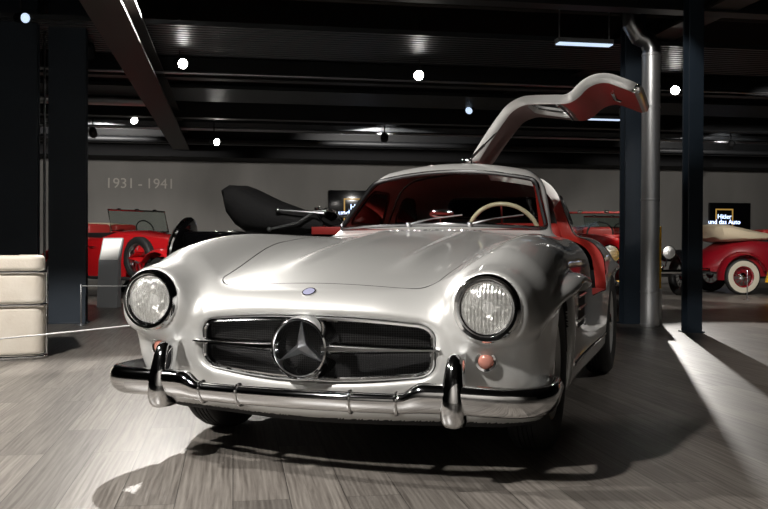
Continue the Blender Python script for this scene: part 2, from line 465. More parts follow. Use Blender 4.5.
def surface_nets(fn, lo, hi, h):
    ax = [np.arange(lo[k], hi[k] + h, h) for k in range(3)]
    X = ax[0][:, None, None]; Y = ax[1][None, :, None]; Z = ax[2][None, None, :]
    V = fn(X, Y, Z).astype(np.float32)
    S = V < 0
    nx, ny, nz = V.shape
    c = S[:-1, :-1, :-1].astype(np.int8)
    tot = sum(S[i:nx - 1 + i, j:ny - 1 + j, k:nz - 1 + k].astype(np.int8) for i in (0, 1) for j in (0, 1) for k in (0, 1))
    act = (tot > 0) & (tot < 8)
    idx = -np.ones(act.shape, dtype=np.int64); I = np.argwhere(act); idx[act] = np.arange(len(I))
    acc = np.zeros((len(I), 3)); cnt = np.zeros(len(I))
    cor = [(i, j, k) for i in (0, 1) for j in (0, 1) for k in (0, 1)]
    for a in cor:
        for d in range(3):
            if a[d] == 0:
                b = list(a); b[d] = 1
                va = V[I[:, 0] + a[0], I[:, 1] + a[1], I[:, 2] + a[2]]; vb = V[I[:, 0] + b[0], I[:, 1] + b[1], I[:, 2] + b[2]]
                m = (va < 0) != (vb < 0)
                t = np.where(m, va / np.where(np.abs(va - vb) < 1e-12, 1, va - vb), 0)
                p = np.tile(np.array(a, float), (len(I), 1)); p[:, d] = t
                acc[m] += p[m]; cnt[m] += 1
    P = (I + acc / cnt[:, None]) * h + np.array([ax[0][0], ax[1][0], ax[2][0]])
    Q = []
    for d in range(3):
        u, v = (d + 1) % 3, (d + 2) % 3
        s0 = [slice(None)] * 3; s1 = [slice(None)] * 3; s0[d] = slice(0, -1); s1[d] = slice(1, None)
        A, B = S[tuple(s0)], S[tuple(s1)]
        E = np.argwhere(A != B)
        E = E[(E[:, u] > 0) & (E[:, v] > 0) & (E[:, u] < V.shape[u] - 1) & (E[:, v] < V.shape[v] - 1)]
        def g(du, dv):
            q = E.copy(); q[:, u] += du; q[:, v] += dv; return idx[q[:, 0], q[:, 1], q[:, 2]]
        q = np.stack([g(-1, -1), g(0, -1), g(0, 0), g(-1, 0)], 1)
        fl = ~A[E[:, 0], E[:, 1], E[:, 2]]
        q[fl] = q[fl][:, ::-1]; Q.append(q)
    Q = np.concatenate(Q); Q = Q[(Q >= 0).all(1)]
    def grad(P, e=8e-4):
        G = np.zeros_like(P)
        for d in range(3):
            dp = np.zeros(3); dp[d] = e
            G[:, d] = (fn(*(P + dp).T) - fn(*(P - dp).T)) / (2 * e)
        return G
    for _ in range(3):
        G = grad(P); n2 = (G ** 2).sum(1) + 1e-6
        st = -(fn(*P.T) / n2)[:, None] * G
        L = np.linalg.norm(st, axis=1, keepdims=True); st *= np.minimum(1, .6 * h / np.maximum(L, 1e-9)); P = P + st
    N = grad(P); N /= np.linalg.norm(N, axis=1, keepdims=True) + 1e-9
    return P, Q, N

class Surf:
    def __init__(s, P, T, N): s.P, s.T, s.N = P, T, N
    def clip(s, g, keep_neg=True):
        """cut along g=0; returns the kept side. g: array per vertex"""
        g = g if keep_neg else -g
        g = np.where(np.abs(g) < 1e-7, 1e-7, g)
        ins = g < 0; cnt = ins[s.T].sum(1)
        keep = s.T[cnt == 3]; mixed = s.T[(cnt > 0) & (cnt < 3)]
        newP = []; newN = []; cache = {}; base = len(s.P); out = []
        def cut(a, b):
            k = (a, b) if a < b else (b, a)
            if k not in cache:
                a, b = k; t = g[a] / (g[a] - g[b]); cache[k] = base + len(newP)
                newP.append(s.P[a] + t * (s.P[b] - s.P[a])); n = s.N[a] + t * (s.N[b] - s.N[a]); newN.append(n / (np.linalg.norm(n) + 1e-9))
            return cache[k]
        for t in mixed.tolist():
            i = [ins[v] for v in t]
            if sum(i) == 1:
                k = i.index(True); a, b, c = t[k], t[(k + 1) % 3], t[(k + 2) % 3]
                out.append((a, cut(a, b), cut(a, c)))
            else:
                k = i.index(False); a, b, c = t[k], t[(k + 1) % 3], t[(k + 2) % 3]
                p, q = cut(a, b), cut(a, c); out.append((p, b, c)); out.append((p, c, q))
        P = np.vstack([s.P] + ([np.array(newP)] if newP else [])); N = np.vstack([s.N] + ([np.array(newN)] if newN else []))
        T = np.vstack([keep] + ([np.array(out)] if out else [])).astype(np.int64)
        r = Surf(P, T, N); r.cuts = set(cache.values())
        r.compact(); return r
    def compact(s):
        u, inv = np.unique(s.T, return_inverse=True)
        if hasattr(s, 'cuts'):
            m = {int(o): i for i, o in enumerate(u)}; s.cuts = {m[c] for c in s.cuts if c in m}
        s.P, s.N, s.T = s.P[u], s.N[u], inv.reshape(-1, 3)
    def xyz(s): return s.P[:, 0], s.P[:, 1], s.P[:, 2]
    def boundary(s):
        E = {}
        for a, b, c in s.T.tolist():
            for e in ((a, b), (b, c), (c, a)): E[e] = 1
        nxt = {a: b for (a, b) in E if (b, a) not in E}
        loops = []
        while nxt:
            a = next(iter(nxt)); L = [a]; b = nxt.pop(a)
            while b in nxt and b != L[0]: L.append(b); b = nxt.pop(b)
            loops.append(L)
        return loops
    def obj(s, name, mats, parent, fmat=None):
        return link_mesh(name, s.P, s.T, mats, parent, fmat=fmat, normals=s.N)

def loop_curve(P, N, off=0.0, step=.014, smooth=4, closed=True):
    """smooth and resample a chain of points, pushed along the normal"""
    P = P + N * off
    for _ in range(smooth):
        P = (np.roll(P, 1, 0) + 2 * P + np.roll(P, -1, 0)) / 4
    Q = np.vstack([P, P[:1]]); d = np.r_[0, np.cumsum(np.linalg.norm(np.diff(Q, axis=0), axis=1))]
    n = max(8, int(d[-1] / step)); t = np.linspace(0, d[-1], n, endpoint=False)
    return [tuple(np.interp(tt, d, Q[:, k]) for k in range(3)) for tt in t]

CAR_YAW = R(-19.1)
car = empty('sports_car', (-0.0445, 3.947, 0), CAR_YAW,
            'silver classic gullwing coupe with one door raised, standing in the foreground', 'car')

P_, Q_, N_ = surface_nets(body_f, (-.96, -.90, .14), (.96, 3.74, 1.40), .0115)
T_ = np.vstack([Q_[:, [0, 1, 2]], Q_[:, [0, 2, 3]]])
shell = Surf(P_, T_, N_)
x, y, z = shell.xyz()
# the part of the surface inside the grille mouth and the wheel wells
inner_mask_v = np.minimum(well_sd(x, y, z), cavity_sd(x, y, z))

def hood_field(x, y, z):
    hw = .445 + .10 * sstep(-.6, .3, y) + .06 * sstep(.2, .9, y)
    f = rmax(rmax(np.abs(x) - hw, -.605 - y, .09), y - (.855 + .30 * x ** 2), .05)
    return np.where(z < .60, .2, f)
def scr_field(x, y, z):
    zb = .945 - .06 * x ** 2; zt = 1.262 - .24 * x ** 2
    ax = np.abs(x); xs = gh_side(1.1, z) - .014
    f = rmax(rmax(zb - z, z - zt, .02), ax - xs, .03)
    return np.maximum(f, y - (screen_y(x, z) + .07))
def side_win(x, y, z):
    f = rmax(rmax(.965 - z, z - 1.165, .03), (1.20 + (z - .93) * 1.12) - y, .05)
    f = rmax(f, y - (1.84 - (z - .95) * .25), .05)
    return np.maximum(f, .3 - np.abs(x))
def quarter_win(x, y, z):
    f = rmax(rmax(.985 - z, z - 1.15, .03), 2.03 - y, .05)
    f = rmax(f, y - (2.42 - (z - .985) * 1.2), .05)
    return np.maximum(f, .3 - np.abs(x))
def back_win(x, y, z):
    f = rmax(rmax(1.04 - z, z - 1.17, .05), np.abs(x) - (.38 - (z - 1) * .3), .07)
    return np.maximum(f, 2.2 - y)
def door_field(x, y, z):
    yf = 1.09 + .01 * sstep(.8, .9, z) + np.maximum(z - .90, 0) * 1.12
    f = rmax(rmax(.05 - x, yf - y, .04), y - 1.93, .08)
    return rmax(f, .575 - z, .08)
def mirror(fn): return lambda x, y, z: fn(-x, y, z)

seams = MB(); chrome_trim = MB(); rubber = MB()
glass_parts = []
def cut_out(base, fn, gap=0.0, keep=True):
    piece = base.clip(fn(*base.xyz()) + gap, True) if keep else None
    rest = base.clip(fn(*base.xyz()) - gap, False)
    return rest, piece
def loops_of(surf):
    return [(surf.P[L], surf.N[L]) for L in surf.boundary() if len(L) > 12]

body = shell
body, hood = cut_out(body, hood_field, .0022)
for Pl, Nl in loops_of(hood):
    seams.tube(loop_curve(Pl, Nl, -.007), .0075, 6, closed=True)
body, screen = cut_out(body, scr_field)
for Pl, Nl in loops_of(screen):
    c = loop_curve(Pl, Nl, .001, smooth=8)
    rubber.tube(c, .013, 8, closed=True)
    chrome_trim.tube(loop_curve(Pl, Nl, .010, smooth=8), .0055, 8, closed=True)
body, backw = cut_out(body, back_win)
body, quart = cut_out(body, quarter_win)
for s_ in (backw, quart):
    for Pl, Nl in loops_of(s_): rubber.tube(loop_curve(Pl, Nl, .001), .010, 8, closed=True)
body, rdoor = cut_out(body, mirror(door_field), .0022)
for Pl, Nl in loops_of(rdoor): seams.tube(loop_curve(Pl, Nl, -.006), .006, 6, closed=True)
rdoor, rglass = cut_out(rdoor, side_win)
body, ldoor = cut_out(body, door_field, .002)
door_loop = loops_of(ldoor)[0]
ldoor, lglass = cut_out(ldoor, side_win)

def face_mats(s):
    c = s.P[s.T].mean(1); n = s.N[s.T].mean(1)
    sol = body_solid(*c.T)
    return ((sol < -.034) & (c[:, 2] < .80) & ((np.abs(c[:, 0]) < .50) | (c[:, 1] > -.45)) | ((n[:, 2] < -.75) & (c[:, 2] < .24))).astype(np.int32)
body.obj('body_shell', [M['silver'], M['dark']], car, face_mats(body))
hood.obj('hood', M['silver'], car)
rd = rdoor.obj('door', M['silver'], car)
rglass.obj('side_window', M['glass'], rd)
for Pl, Nl in loops_of(rglass): rubber.tube(loop_curve(Pl, Nl, .001), .010, 8, closed=True)
screen.obj('windshield', M['glass'], car)
backw.obj('rear_window', M['darkened'], car)
for sg_ in (True, False): quart.clip(quart.P[:, 0], sg_).obj('quarter_window', M['glass'], car)

# ---- raised door: outer skin, inner trim and rim, turned about the roof hinge
HX, HZ, HA = .035, 1.325, R(61)
def swing(P):
    P = np.asarray(P, float); dx, dz = P[:, 0] - HX, P[:, 2] - HZ
    return np.stack([HX + dx * math.cos(HA) - dz * math.sin(HA), P[:, 1], HZ + dx * math.sin(HA) + dz * math.cos(HA) + .012], 1)
def swing_n(N):
    return np.stack([N[:, 0] * math.cos(HA) - N[:, 2] * math.sin(HA), N[:, 1], N[:, 0] * math.sin(HA) + N[:, 2] * math.cos(HA)], 1)
Ps, Ns = swing(ldoor.P), swing_n(ldoor.N)
door = link_mesh('raised_door', Ps, ldoor.T, M['silver'], car, normals=Ns)
door['label'] = 'left door swung up on its roof hinge, red trim inside'
th = .048
inset = ldoor.clip(door_field(*ldoor.xyz()) + .022, True); inset = inset.clip(side_win(*inset.xyz()) - .012, False)
Pi = inset.P - inset.N * th
is_red = (inset.P[inset.T].mean(1)[:, 2] < .935)
for nm, mk, mt in (('door_panel', is_red, M['redleather']), ('door_headliner', ~is_red, M['headliner'])):
    T2 = inset.T[mk]; u, inv = np.unique(T2, return_inverse=True)
    link_mesh(nm, swing(Pi[u]), inv.reshape(-1, 3)[:, ::-1], mt, door, normals=-swing_n(inset.N[u]))
# rims: strip from the outer edge to the inset trim
def match_strip(surfA, surfB, offB, name, mat, parent):
    mb = MB()
    for Pl, Nl in loops_of(surfA):
        Pb = surfB.P; C = np.array([Pb[i] for L in surfB.boundary() for i in L]); CN = np.array([surfB.N[i] for L in surfB.boundary() for i in L])
        rows = []
        for p, n_ in zip(Pl, Nl):
            k = ((C - p) ** 2).sum(1).argmin(); q = C[k] - CN[k] * offB
            mid = p - n_ * .03
            rows.append([tuple(swing([p])[0]), tuple(swing([mid])[0]), tuple(swing([q])[0])])
        rows.append(rows[0]); mb.loft(rows)
    return mb.build(name, mat, parent, sharp=60)
match_strip(ldoor, inset, th, 'door_rim', M['silver'], door)
mb = MB()
for Pl, Nl in loops_of(lglass):
    c = np.array(loop_curve(Pl, Nl, -.02)); mb.tube(swing(c), .007, 8, closed=True)
mb.build('window_trim', M['chrome'], door)
# chrome sill strip below the door window, release lever, door latch
mb = MB()
def on_side(yv, zv, off):
    fx = lambda xx: body_solid(np.array(xx), np.array(yv), np.array(zv))
    lo_, hi_ = .2, 1.1
    for _ in range(30):
        mid_ = (lo_ + hi_) / 2
        if fx(mid_) < 0: lo_ = mid_
        else: hi_ = mid_
    return lo_ + off
mb.tube(swing([(on_side(yy, .945, -.055), yy, .945) for yy in np.linspace(1.22, 1.86, 14)]), .008, 8)
mb.build('door_rail', M['chrome'], door)
mb = MB(); q = swing([(on_side(1.25, .70, -.07), 1.25, .72), (on_side(1.25, .70, -.09), 1.32, .70), (on_side(1.4, .70, -.08), 1.40, .68)])
mb.tube(q, [.012, .010, .007], 8); mb.build('door_handle', M['chrome'], door)
mb = MB(); q = swing([(on_side(1.12, .60, -.03), 1.12, .60)])[0]
mb.ball(q, (.022, .016, .022)); mb.box(tuple(q - .014), tuple(q + np.array([.02, .012, .03])), bevel=.004); mb.build('door_latch', M['chrome'], door)
mb = MB(); h0 = np.array([.05, 1.47, roof_z(.05, 1.47) + .004]); q = swing([(.27, 1.52, roof_z(.27, 1.52) - .06)])[0]
mb.tube([h0, h0 * .4 + q * .6], .008, 8); mb.tube([h0 * .5 + q * .5, q], .005, 8)
mb.build('door_strut', M['chrome'], car)
MB().box((.03, 1.44, 1.31), (.085, 1.50, 1.35), bevel=.006).build('door_hinge', M['chrome'], car)
MB().box((.03, 1.84, 1.305), (.085, 1.90, 1.345), bevel=.006).build('door_hinge', M['chrome'], car)

# ---- door opening: red jamb, sill, all following the section of the body
def ring_section(yv, z0, z1, n=60, xmin=0.075):
    """points of the left body side from the roof (x=xmin) round to z0 in the plane y=yv"""
    out = []
    cx, cz = .30, .80
    a0 = math.atan2(z1 - cz, xmin - cx); a1 = math.atan2(z0 - cz, .80 - cx)
    for i in range(n + 1):
        a = a0 + (a1 - a0) * i / n; dx, dz = math.cos(a), math.sin(a); lo_, hi_ = 0.0, 1.0
        for _ in range(28):
            m_ = (lo_ + hi_) / 2
            if body_solid(np.array(cx + dx * m_), np.array(yv), np.array(cz + dz * m_)) < 0: lo_ = m_
            else: hi_ = m_
        out.append((cx + dx * lo_, cz + dz * lo_, dx, dz))
    return out
mb = MB(); mb2 = MB()
sec = ring_section(1.915, .565, 1.31)
def jamb(mbx, secs, y0, y1, depth, a, b, mi=0):
    rows = []
    for (px, pz, dx, dz) in secs[a:b]:
        rows.append([(px - dx * .004, y0, pz - dz * .004), (px - dx * depth * .5, y0 - .0, pz - dz * depth * .5), (px - dx * depth, y0 + .01, pz - dz * depth), (px - dx * depth, y1, pz - dz * depth)])
    mbx.loft(rows, mi=mi)
k_split = next(i for i, s_ in enumerate(sec) if s_[1] < 1.13)
jamb(mb, sec, 1.905, 2.0, .062, 0, k_split + 1); jamb(mb2, sec, 1.905, 2.0, .075, k_split, len(sec))
jb = mb2.build('door_jamb', M['redtrim'], car); jb['label'] = 'red painted rear edge of the open door frame'
mb.build('roof_frame', M['silver'], car)
# A-post inside and sill
mb = MB()
rows = []
for i in range(25):
    zz = .56 + (1.24 - .56) * i / 24
    yy = 1.10 + max(zz - .90, 0) * 1.12
    xx = on_side(yy, zz, 0)
    rows.append([(xx - .008, yy - .008, zz), (xx - .035, yy - .004, zz), (xx - .06, yy - .03, zz)])
mb.loft(rows); mb.build('door_post', M['redtrim'], car)
mb = MB(); rows = []
for i in range(20):
    yy = 1.11 + .80 * i / 19; xo = on_side(yy, .575, -.004)
    rows.append([(xo, yy, .577), (xo - .05, yy, .583), (xo - .20, yy, .575), (xo - .24, yy, .50), (xo - .25, yy, .30)])
mb.loft(rows); mb.build('door_sill', M['redleather'], car)

# ---- cabin
def cabin_box(name, lo, hi, mat, bevel=.03, parent=car, m4=None):
    return MB().box(lo, hi, m4, bevel, seg=3).build(name, mat, parent)
cabin_box('cabin_floor', (-.72, 1.0, .22), (.70, 2.1, .26), M['black'], .005)
mb = MB(); rows = []     # rear bulkhead with a shelf
mb.box((-.57, 2.00, .26), (.57, 2.05, .96), None, .02); mb.box((-.50, 2.03, .93), (.50, 2.55, .965), None, .01)
mb.build('rear_bulkhead', M['redleather'], car)
def make_seat(cx_):
    s_ = MB(); s_.box((cx_ - .23, 1.28, .30), (cx_ + .23, 1.76, .46), None, .05, seg=3)
    sr = s_.build('seat', M['redleather'], car)
    b_ = MB(); b_.box((-.23, -.06, 0), (.23, .06, .62), Matrix.Translation((cx_, 1.80, .38)) @ Matrix.Rotation(R(-16), 4, 'X'), .05, seg=4)
    for k in range(-2, 3): b_.tube([Matrix.Translation((cx_ + k * .08, 1.80, .38)) @ Matrix.Rotation(R(-16), 4, 'X') @ Vector((0, -.062, zz)) for zz in (.08, .3, .54)], .018, 8)
    b_.build('seat_back', M['redleather'], sr)
make_seat(-.32); make_seat(.32)
mb = MB(); rows = []
for i in range(21):
    xx = -.56 + 1.12 * i / 20; yb = screen_y(xx, .95) + .05
    rows.append([(xx, yb - .10, .925), (xx, yb + .06, .942), (xx, yb + .13, .92), (xx, yb + .15, .86), (xx, yb + .14, .76)])
mb.loft(rows); mb.build('dashboard', M['redleather'], car)
mb = MB()
for xx, rr in ((.25, .05), (.41, .05), (-.10, .03), (0, .03)):
    MB().lathe([(rr, 0), (rr, .02), (rr * .85, .024), (0, .018)], Matrix.Translation((xx, 1.165 + .12 * xx * xx, .86)) @ Matrix.Rotation(R(-90), 4, 'X') , 24).build('gauge', M['chrome'], car)
# steering wheel
SW = Matrix.Translation((.30, 1.36, .885)) @ Matrix.Rotation(R(-66), 4, 'X')
sw = MB().tube([SW @ Vector((.205 * math.cos(a), .205 * math.sin(a), 0)) for a in np.linspace(0, 2 * math.pi, 48, endpoint=False)], .0125, 10, closed=True).build('steering_wheel', M['ivory'], car)
mb = MB()
for a in (R(90 + 60), R(30), R(-90)):
    mb.tube([SW @ Vector((.03 * math.cos(a), .03 * math.sin(a), -.02)), SW @ Vector((.20 * math.cos(a), .20 * math.sin(a), 0))], .006, 8)
mb.tube([SW @ Vector((0, 0, -.02)), SW @ Vector((0, 0, -.30))], .018, 10)
mb.build('steering_spoke', M['chrome'], sw)
MB().lathe([(0, .012), (.03, .008), (.04, -.01), (.035, -.03)], SW, 24).build('horn_button', M['ivory'], sw)
MB().lathe([(.0, .012), (.02, .012), (.024, 0), (.005, -.006), (.004, -.06)], Matrix.Translation((.02, 1.50, .50)), 16).build('gear_knob', M['ivory'], car)
# mirror on the dash
mb = MB(); mb.tube([(0, 1.09, .94), (0, 1.10, 1.00)], .006, 8); mb.ball((0, 1.10, 1.015), (.075, .012, .028), mat=Matrix.Rotation(R(-8), 4, 'Z')); mb.build('rear_view_mirror', M['chrome'], car)
# wipers
wp = MB()
for x0, x1 in ((-.14, .14), (.20, .46)):
    def scr_pt(xx, zz, off): return Vector((xx, float(screen_y(np.array(xx), np.array(zz))) - off, zz))
    piv = scr_pt(x0, .950, .030); tip = scr_pt((x0 + x1) / 2, .985, .022)
    wp.tube([piv, scr_pt(x0 * .75 + x1 * .25, .968, .035), tip], [.007, .005, .004], 8); wp.ball(piv, .014)
    wp.tube([scr_pt(x0 * .85 + x1 * .15, .968, .016), scr_pt((x0 + x1) / 2, .985, .014), scr_pt(x1, 1.003, .015)], .0045, 6)
for o_ in [wp.build('wiper', M['steel'], car)]: pass
# louvre row on the cowl
mb = MB()
for k in range(17):
    xx = -.26 + k * .0325; yy = .905 + .30 * xx * xx; mb.box((xx - .011, yy - .008, float(top_z(np.array(xx), np.array(yy))) - .004), (xx + .011, yy + .008, float(top_z(np.array(xx), np.array(yy))) + .004), bevel=.003)
mb.build('cowl_vent', M['chrome'], car)
seams.build('panel_seam', M['seam'], car)
rubber.build('window_seal', M['black'], car)
chrome_trim.build('windshield_trim', M['chrome'], car)

# ---- front face
def surf_front(xv, zv, off=0.0, fn=body_solid):
    lo_, hi_ = -1.1, -.1
    for _ in range(34):
        m_ = (lo_ + hi_) / 2
        if fn(np.array(xv), np.array(m_), np.array(zv)) < 0: hi_ = m_
        else: lo_ = m_
    return hi_ - off
def surf_normal(xv, yv, zv):
    e = 1e-3; g = [float(body_solid(*(np.array(q) for q in (xv + (d == 0) * e, yv + (d == 1) * e, zv + (d == 2) * e))) - body_solid(*(np.array(q) for q in (xv - (d == 0) * e, yv - (d == 1) * e, zv - (d == 2) * e)))) for d in range(3)]
    return Vector(g).normalized()

# grille: frame ring, mesh, bar, star
def grille_outline(n=120, grow=0.0):
    pts = []
    for i in range(n):
        a = 2 * math.pi * i / n; dx, dz = math.cos(a) * .46, math.sin(a) * .12; lo_, hi_ = 0, 2.0
        for _ in range(30):
            m_ = (lo_ + hi_) / 2
            if grille_sd(np.array(dx * m_), np.array(.462 + dz * m_)) < grow: lo_ = m_
            else: hi_ = m_
        pts.append((dx * lo_, .462 + dz * lo_))
    return pts
gfun = lambda xx: -.765 + .55 * xx * xx / (1 + 2.2 * xx * xx)
grille = MB().tube([(px, gfun(px) + .030, pz) for px, pz in grille_outline(grow=-.010)], .009, 8, closed=True).build('grille', M['chrome'], car)
mb = MB()
GO = grille_outline(240, -.012)
def zrange(xx):
    zs = [pz for (px, pz), (qx, qz) in zip(GO, GO[1:] + GO[:1]) if (px - xx) * (qx - xx) <= 0]
    return (min(zs), max(zs)) if len(zs) > 1 else None
def wire(p, q, w=.0008):
    p = Vector(p); q = Vector(q); t = (q - p).normalized(); u = t.cross(Vector((0, 1, 0))).normalized() * w; v = Vector((0, w, 0))
    mb.add([p - u, p + v * 0 - v, p + u, q - u, q - v, q + u], [(0, 1, 4, 3), (1, 2, 5, 4)])
nx_ = 104
for i in range(-nx_ // 2, nx_ // 2 + 1):
    xx = i * .0086; zr = zrange(xx)
    if zr: wire((xx, gfun(xx) + .075, zr[0]), (xx, gfun(xx) + .075, zr[1]))
for j in range(-13, 14):
    zz = .462 + j * .0086
    xs_ = [xx for xx in np.linspace(-.45, .45, 61) if zrange(xx) and zrange(xx)[0] <= zz <= zrange(xx)[1]]
    for a_, b_ in zip(xs_, xs_[1:]): wire((a_, gfun(a_) + .075, zz), (b_, gfun(b_) + .075, zz))
mb.build('grille_mesh', principled('mesh_wire', (0.06, 0.06, 0.06), .5, 0.4), grille)
STAR_Z = .468
mb = MB()
for s_ in (-1, 1):
    rows = []
    for i in range(15):
        t = i / 14; xx = s_ * (.085 + (.485 - .085) * t); h_ = .0225 * (1 - .55 * t); yb = gfun(xx) + .02 - .035 * (1 - t) - .02 * t
        yb2 = yb + .035
        rows.append([(xx, yb2, STAR_Z + h_), (xx, yb + .006, STAR_Z + h_ * .9), (xx, yb - .010, STAR_Z + h_ * .3), (xx, yb - .010, STAR_Z - h_ * .3), (xx, yb + .006, STAR_Z - h_ * .9), (xx, yb2, STAR_Z - h_)])
    xx = s_ * .493; rows.append([(xx, gfun(xx) - .012 + .01 * 0, STAR_Z + (k - 2.5) * -.0015) for k in range(6)])
    mb.loft(rows, closed_u=True, caps=True)
mb.build('grille_bar', M['chrome'], grille)
SY = -.785
mb = MB(); rr = .110
mb.lathe([(rr, 0), (rr - .002, -.010), (rr - .007, -.013), (rr - .012, -.008), (rr - .014, .0), (rr - .017, .085), (rr + .012, .085)], Matrix.Translation((0, SY, STAR_Z)) @ Matrix.Rotation(R(-90), 4, 'X'), 64, closed=True)
star = mb.build('star_ring', M['chrome'], car)
mb = MB()
pts = []
for k in range(6):
    a = R(90 + 60 * k); r_ = rr - .010 if k % 2 == 0 else .021
    pts.append((r_ * math.cos(a), r_ * math.sin(a)))
vs = [(p[0], SY + .018, STAR_Z + p[1]) for p in pts] + [(p[0] * 1.0, SY + .048, STAR_Z + p[1] * 1.0) for p in pts] + [(0, SY - .016, STAR_Z), (0, SY + .048, STAR_Z)]
fs = [(k, (k + 1) % 6, 12) for k in range(6)] + [(k, 6 + k, 6 + (k + 1) % 6, (k + 1) % 6) for k in range(6)] + [(6 + k, 13, 6 + (k + 1) % 6) for k in range(6)]
mb.add(vs, fs); mb.build('star', M['steel'], star, smooth=False)

# bonnet badge
by_ = -.70; bz_ = None
def top_pt(xv, yv, off=0.0):
    lo_, hi_ = .3, 1.4
    for _ in range(34):
        m_ = (lo_ + hi_) / 2
        if body_solid(np.array(xv), np.array(yv), np.array(m_)) < 0: lo_ = m_
        else: hi_ = m_
    return lo_ + off
bz_ = top_pt(0, by_); bn = surf_normal(0, by_, bz_); q4 = bn.to_track_quat('Z', 'Y').to_matrix().to_4x4()
BM = Matrix.Translation((0, by_, bz_)) @ q4
badge = MB().lathe([(.026, -.004), (.026, .003), (.0225, .005), (.021, .0035)], BM, 32).build('bonnet_badge', M['chrome'], car)
MB().lathe([(.0, .0045), (.021, .0038), (.021, 0)], BM, 32).build('badge_enamel', M['badge'], badge)

# headlamps
def make_lamp(sx):
    cx_, cz_ = sx * .664, .622; cy_ = -.717
    n = Vector((0, -1, .04)).normalized()
    A = Matrix.Translation(Vector((cx_, cy_ + .010, cz_))) @ n.to_track_quat('Z', 'Y').to_matrix().to_4x4()
    ring = MB().lathe([(.112, -.07), (.119, -.02), (.1195, .000), (.117, .014), (.110, .026), (.101, .024), (.097, .014), (.095, .014), (.092, .019), (.088, .016), (.087, .0)], A, 64).build('headlight', M['chrome'], car)
    # glass: thin convex disc
    prof = [(0, .034), (.03, .032), (.06, .026), (.087, .012), (.087, .009), (.06, .023), (.03, .029), (0, .031)]
    MB().lathe(prof, A, 48).build('headlight_glass', M['headlens'], ring)
    MB().lathe([(.090, .008), (.083, -.018), (.065, -.05), (.04, -.072), (.018, -.08), (0, -.08)], A, 48).build('headlight_reflector', M['reflector'], ring)
    MB().ball(A @ Vector((0, 0, -.04)), .016).lathe([(.0, -.015), (.020, -.018), (.022, -.024), (0, -.03)], A, 20).build('headlight_bulb', M['paper'], ring)
def lens_mat():
    m = bpy.data.materials.new('ribbed_headlamp_glass'); m.use_nodes = True
    n, l = m.node_tree.nodes, m.node_tree.links
    n.remove(n['Principled BSDF']); out = n['Material Output']
    tr = n.new('ShaderNodeBsdfTransparent'); gl = n.new('ShaderNodeBsdfGlossy'); gl.inputs['Roughness'].default_value = 0.10
    df = n.new('ShaderNodeBsdfDiffuse'); df.inputs['Color'].default_value = (0.9, 0.9, 0.87, 1)
    tc = n.new('ShaderNodeTexCoord'); wv = n.new('ShaderNodeTexWave'); wv.bands_direction = 'X'; wv.inputs['Scale'].default_value = 24; wv.inputs['Distortion'].default_value = 0.3
    nz = n.new('ShaderNodeTexNoise'); nz.inputs['Scale'].default_value = 22; nz.inputs['Detail'].default_value = 1
    l.new(tc.outputs['Object'], wv.inputs['Vector']); l.new(tc.outputs['Object'], nz.inputs['Vector'])
    ad = n.new('ShaderNodeMath'); ad.operation = 'ADD'; l.new(wv.outputs['Fac'], ad.inputs[0]); m5 = n.new('ShaderNodeMath'); m5.operation = 'MULTIPLY'; m5.inputs[1].default_value = 3.0; l.new(nz.outputs['Fac'], m5.inputs[0]); l.new(m5.outputs[0], ad.inputs[1])
    bp = n.new('ShaderNodeBump'); bp.inputs['Strength'].default_value = 0.7; bp.inputs['Distance'].default_value = 0.004
    l.new(ad.outputs[0], bp.inputs['Height']); l.new(bp.outputs['Normal'], gl.inputs['Normal']); l.new(bp.outputs['Normal'], df.inputs['Normal'])
    m1 = n.new('ShaderNodeMixShader'); m1.inputs[0].default_value = 0.22; l.new(tr.outputs[0], m1.inputs[1]); l.new(gl.outputs[0], m1.inputs[2])
    m2 = n.new('ShaderNodeMixShader'); mr = n.new('ShaderNodeMapRange'); mr.inputs['To Min'].default_value = 0.05; mr.inputs['To Max'].default_value = 0.13
    l.new(wv.outputs['Fac'], mr.inputs['Value']); l.new(mr.outputs['Result'], m2.inputs[0]); l.new(m1.outputs[0], m2.inputs[1]); l.new(df.outputs[0], m2.inputs[2])
    l.new(m2.outputs[0], out.inputs['Surface'])
    return m
M['headlens'] = lens_mat()
make_lamp(-1); make_lamp(1)
# front indicators
for sx in (-1, 1):
    cx_, cz_ = sx * .650, .437; cy_ = surf_front(cx_, cz_) - .011
    A = Matrix.Translation((cx_, cy_ + .012, cz_)) @ Vector((sx * .14, -1, -.02)).to_track_quat('Z', 'Y').to_matrix().to_4x4()
    ind = MB().lathe([(.041, -.03), (.041, .006), (.036, .014), (.028, .012), (.028, .0)], A, 40).build('indicator_lamp', M['chrome'], car)
    MB().lathe([(0, .021), (.012, .020), (.022, .016), (.028, .008), (.028, 0)], A, 32).build('indicator_lens', M['amber'], ind)
    MB().lathe([(.030, .002), (.02, -.012), (0, -.016)], A, 24).build('indicator_reflector', M['reflector'], ind)

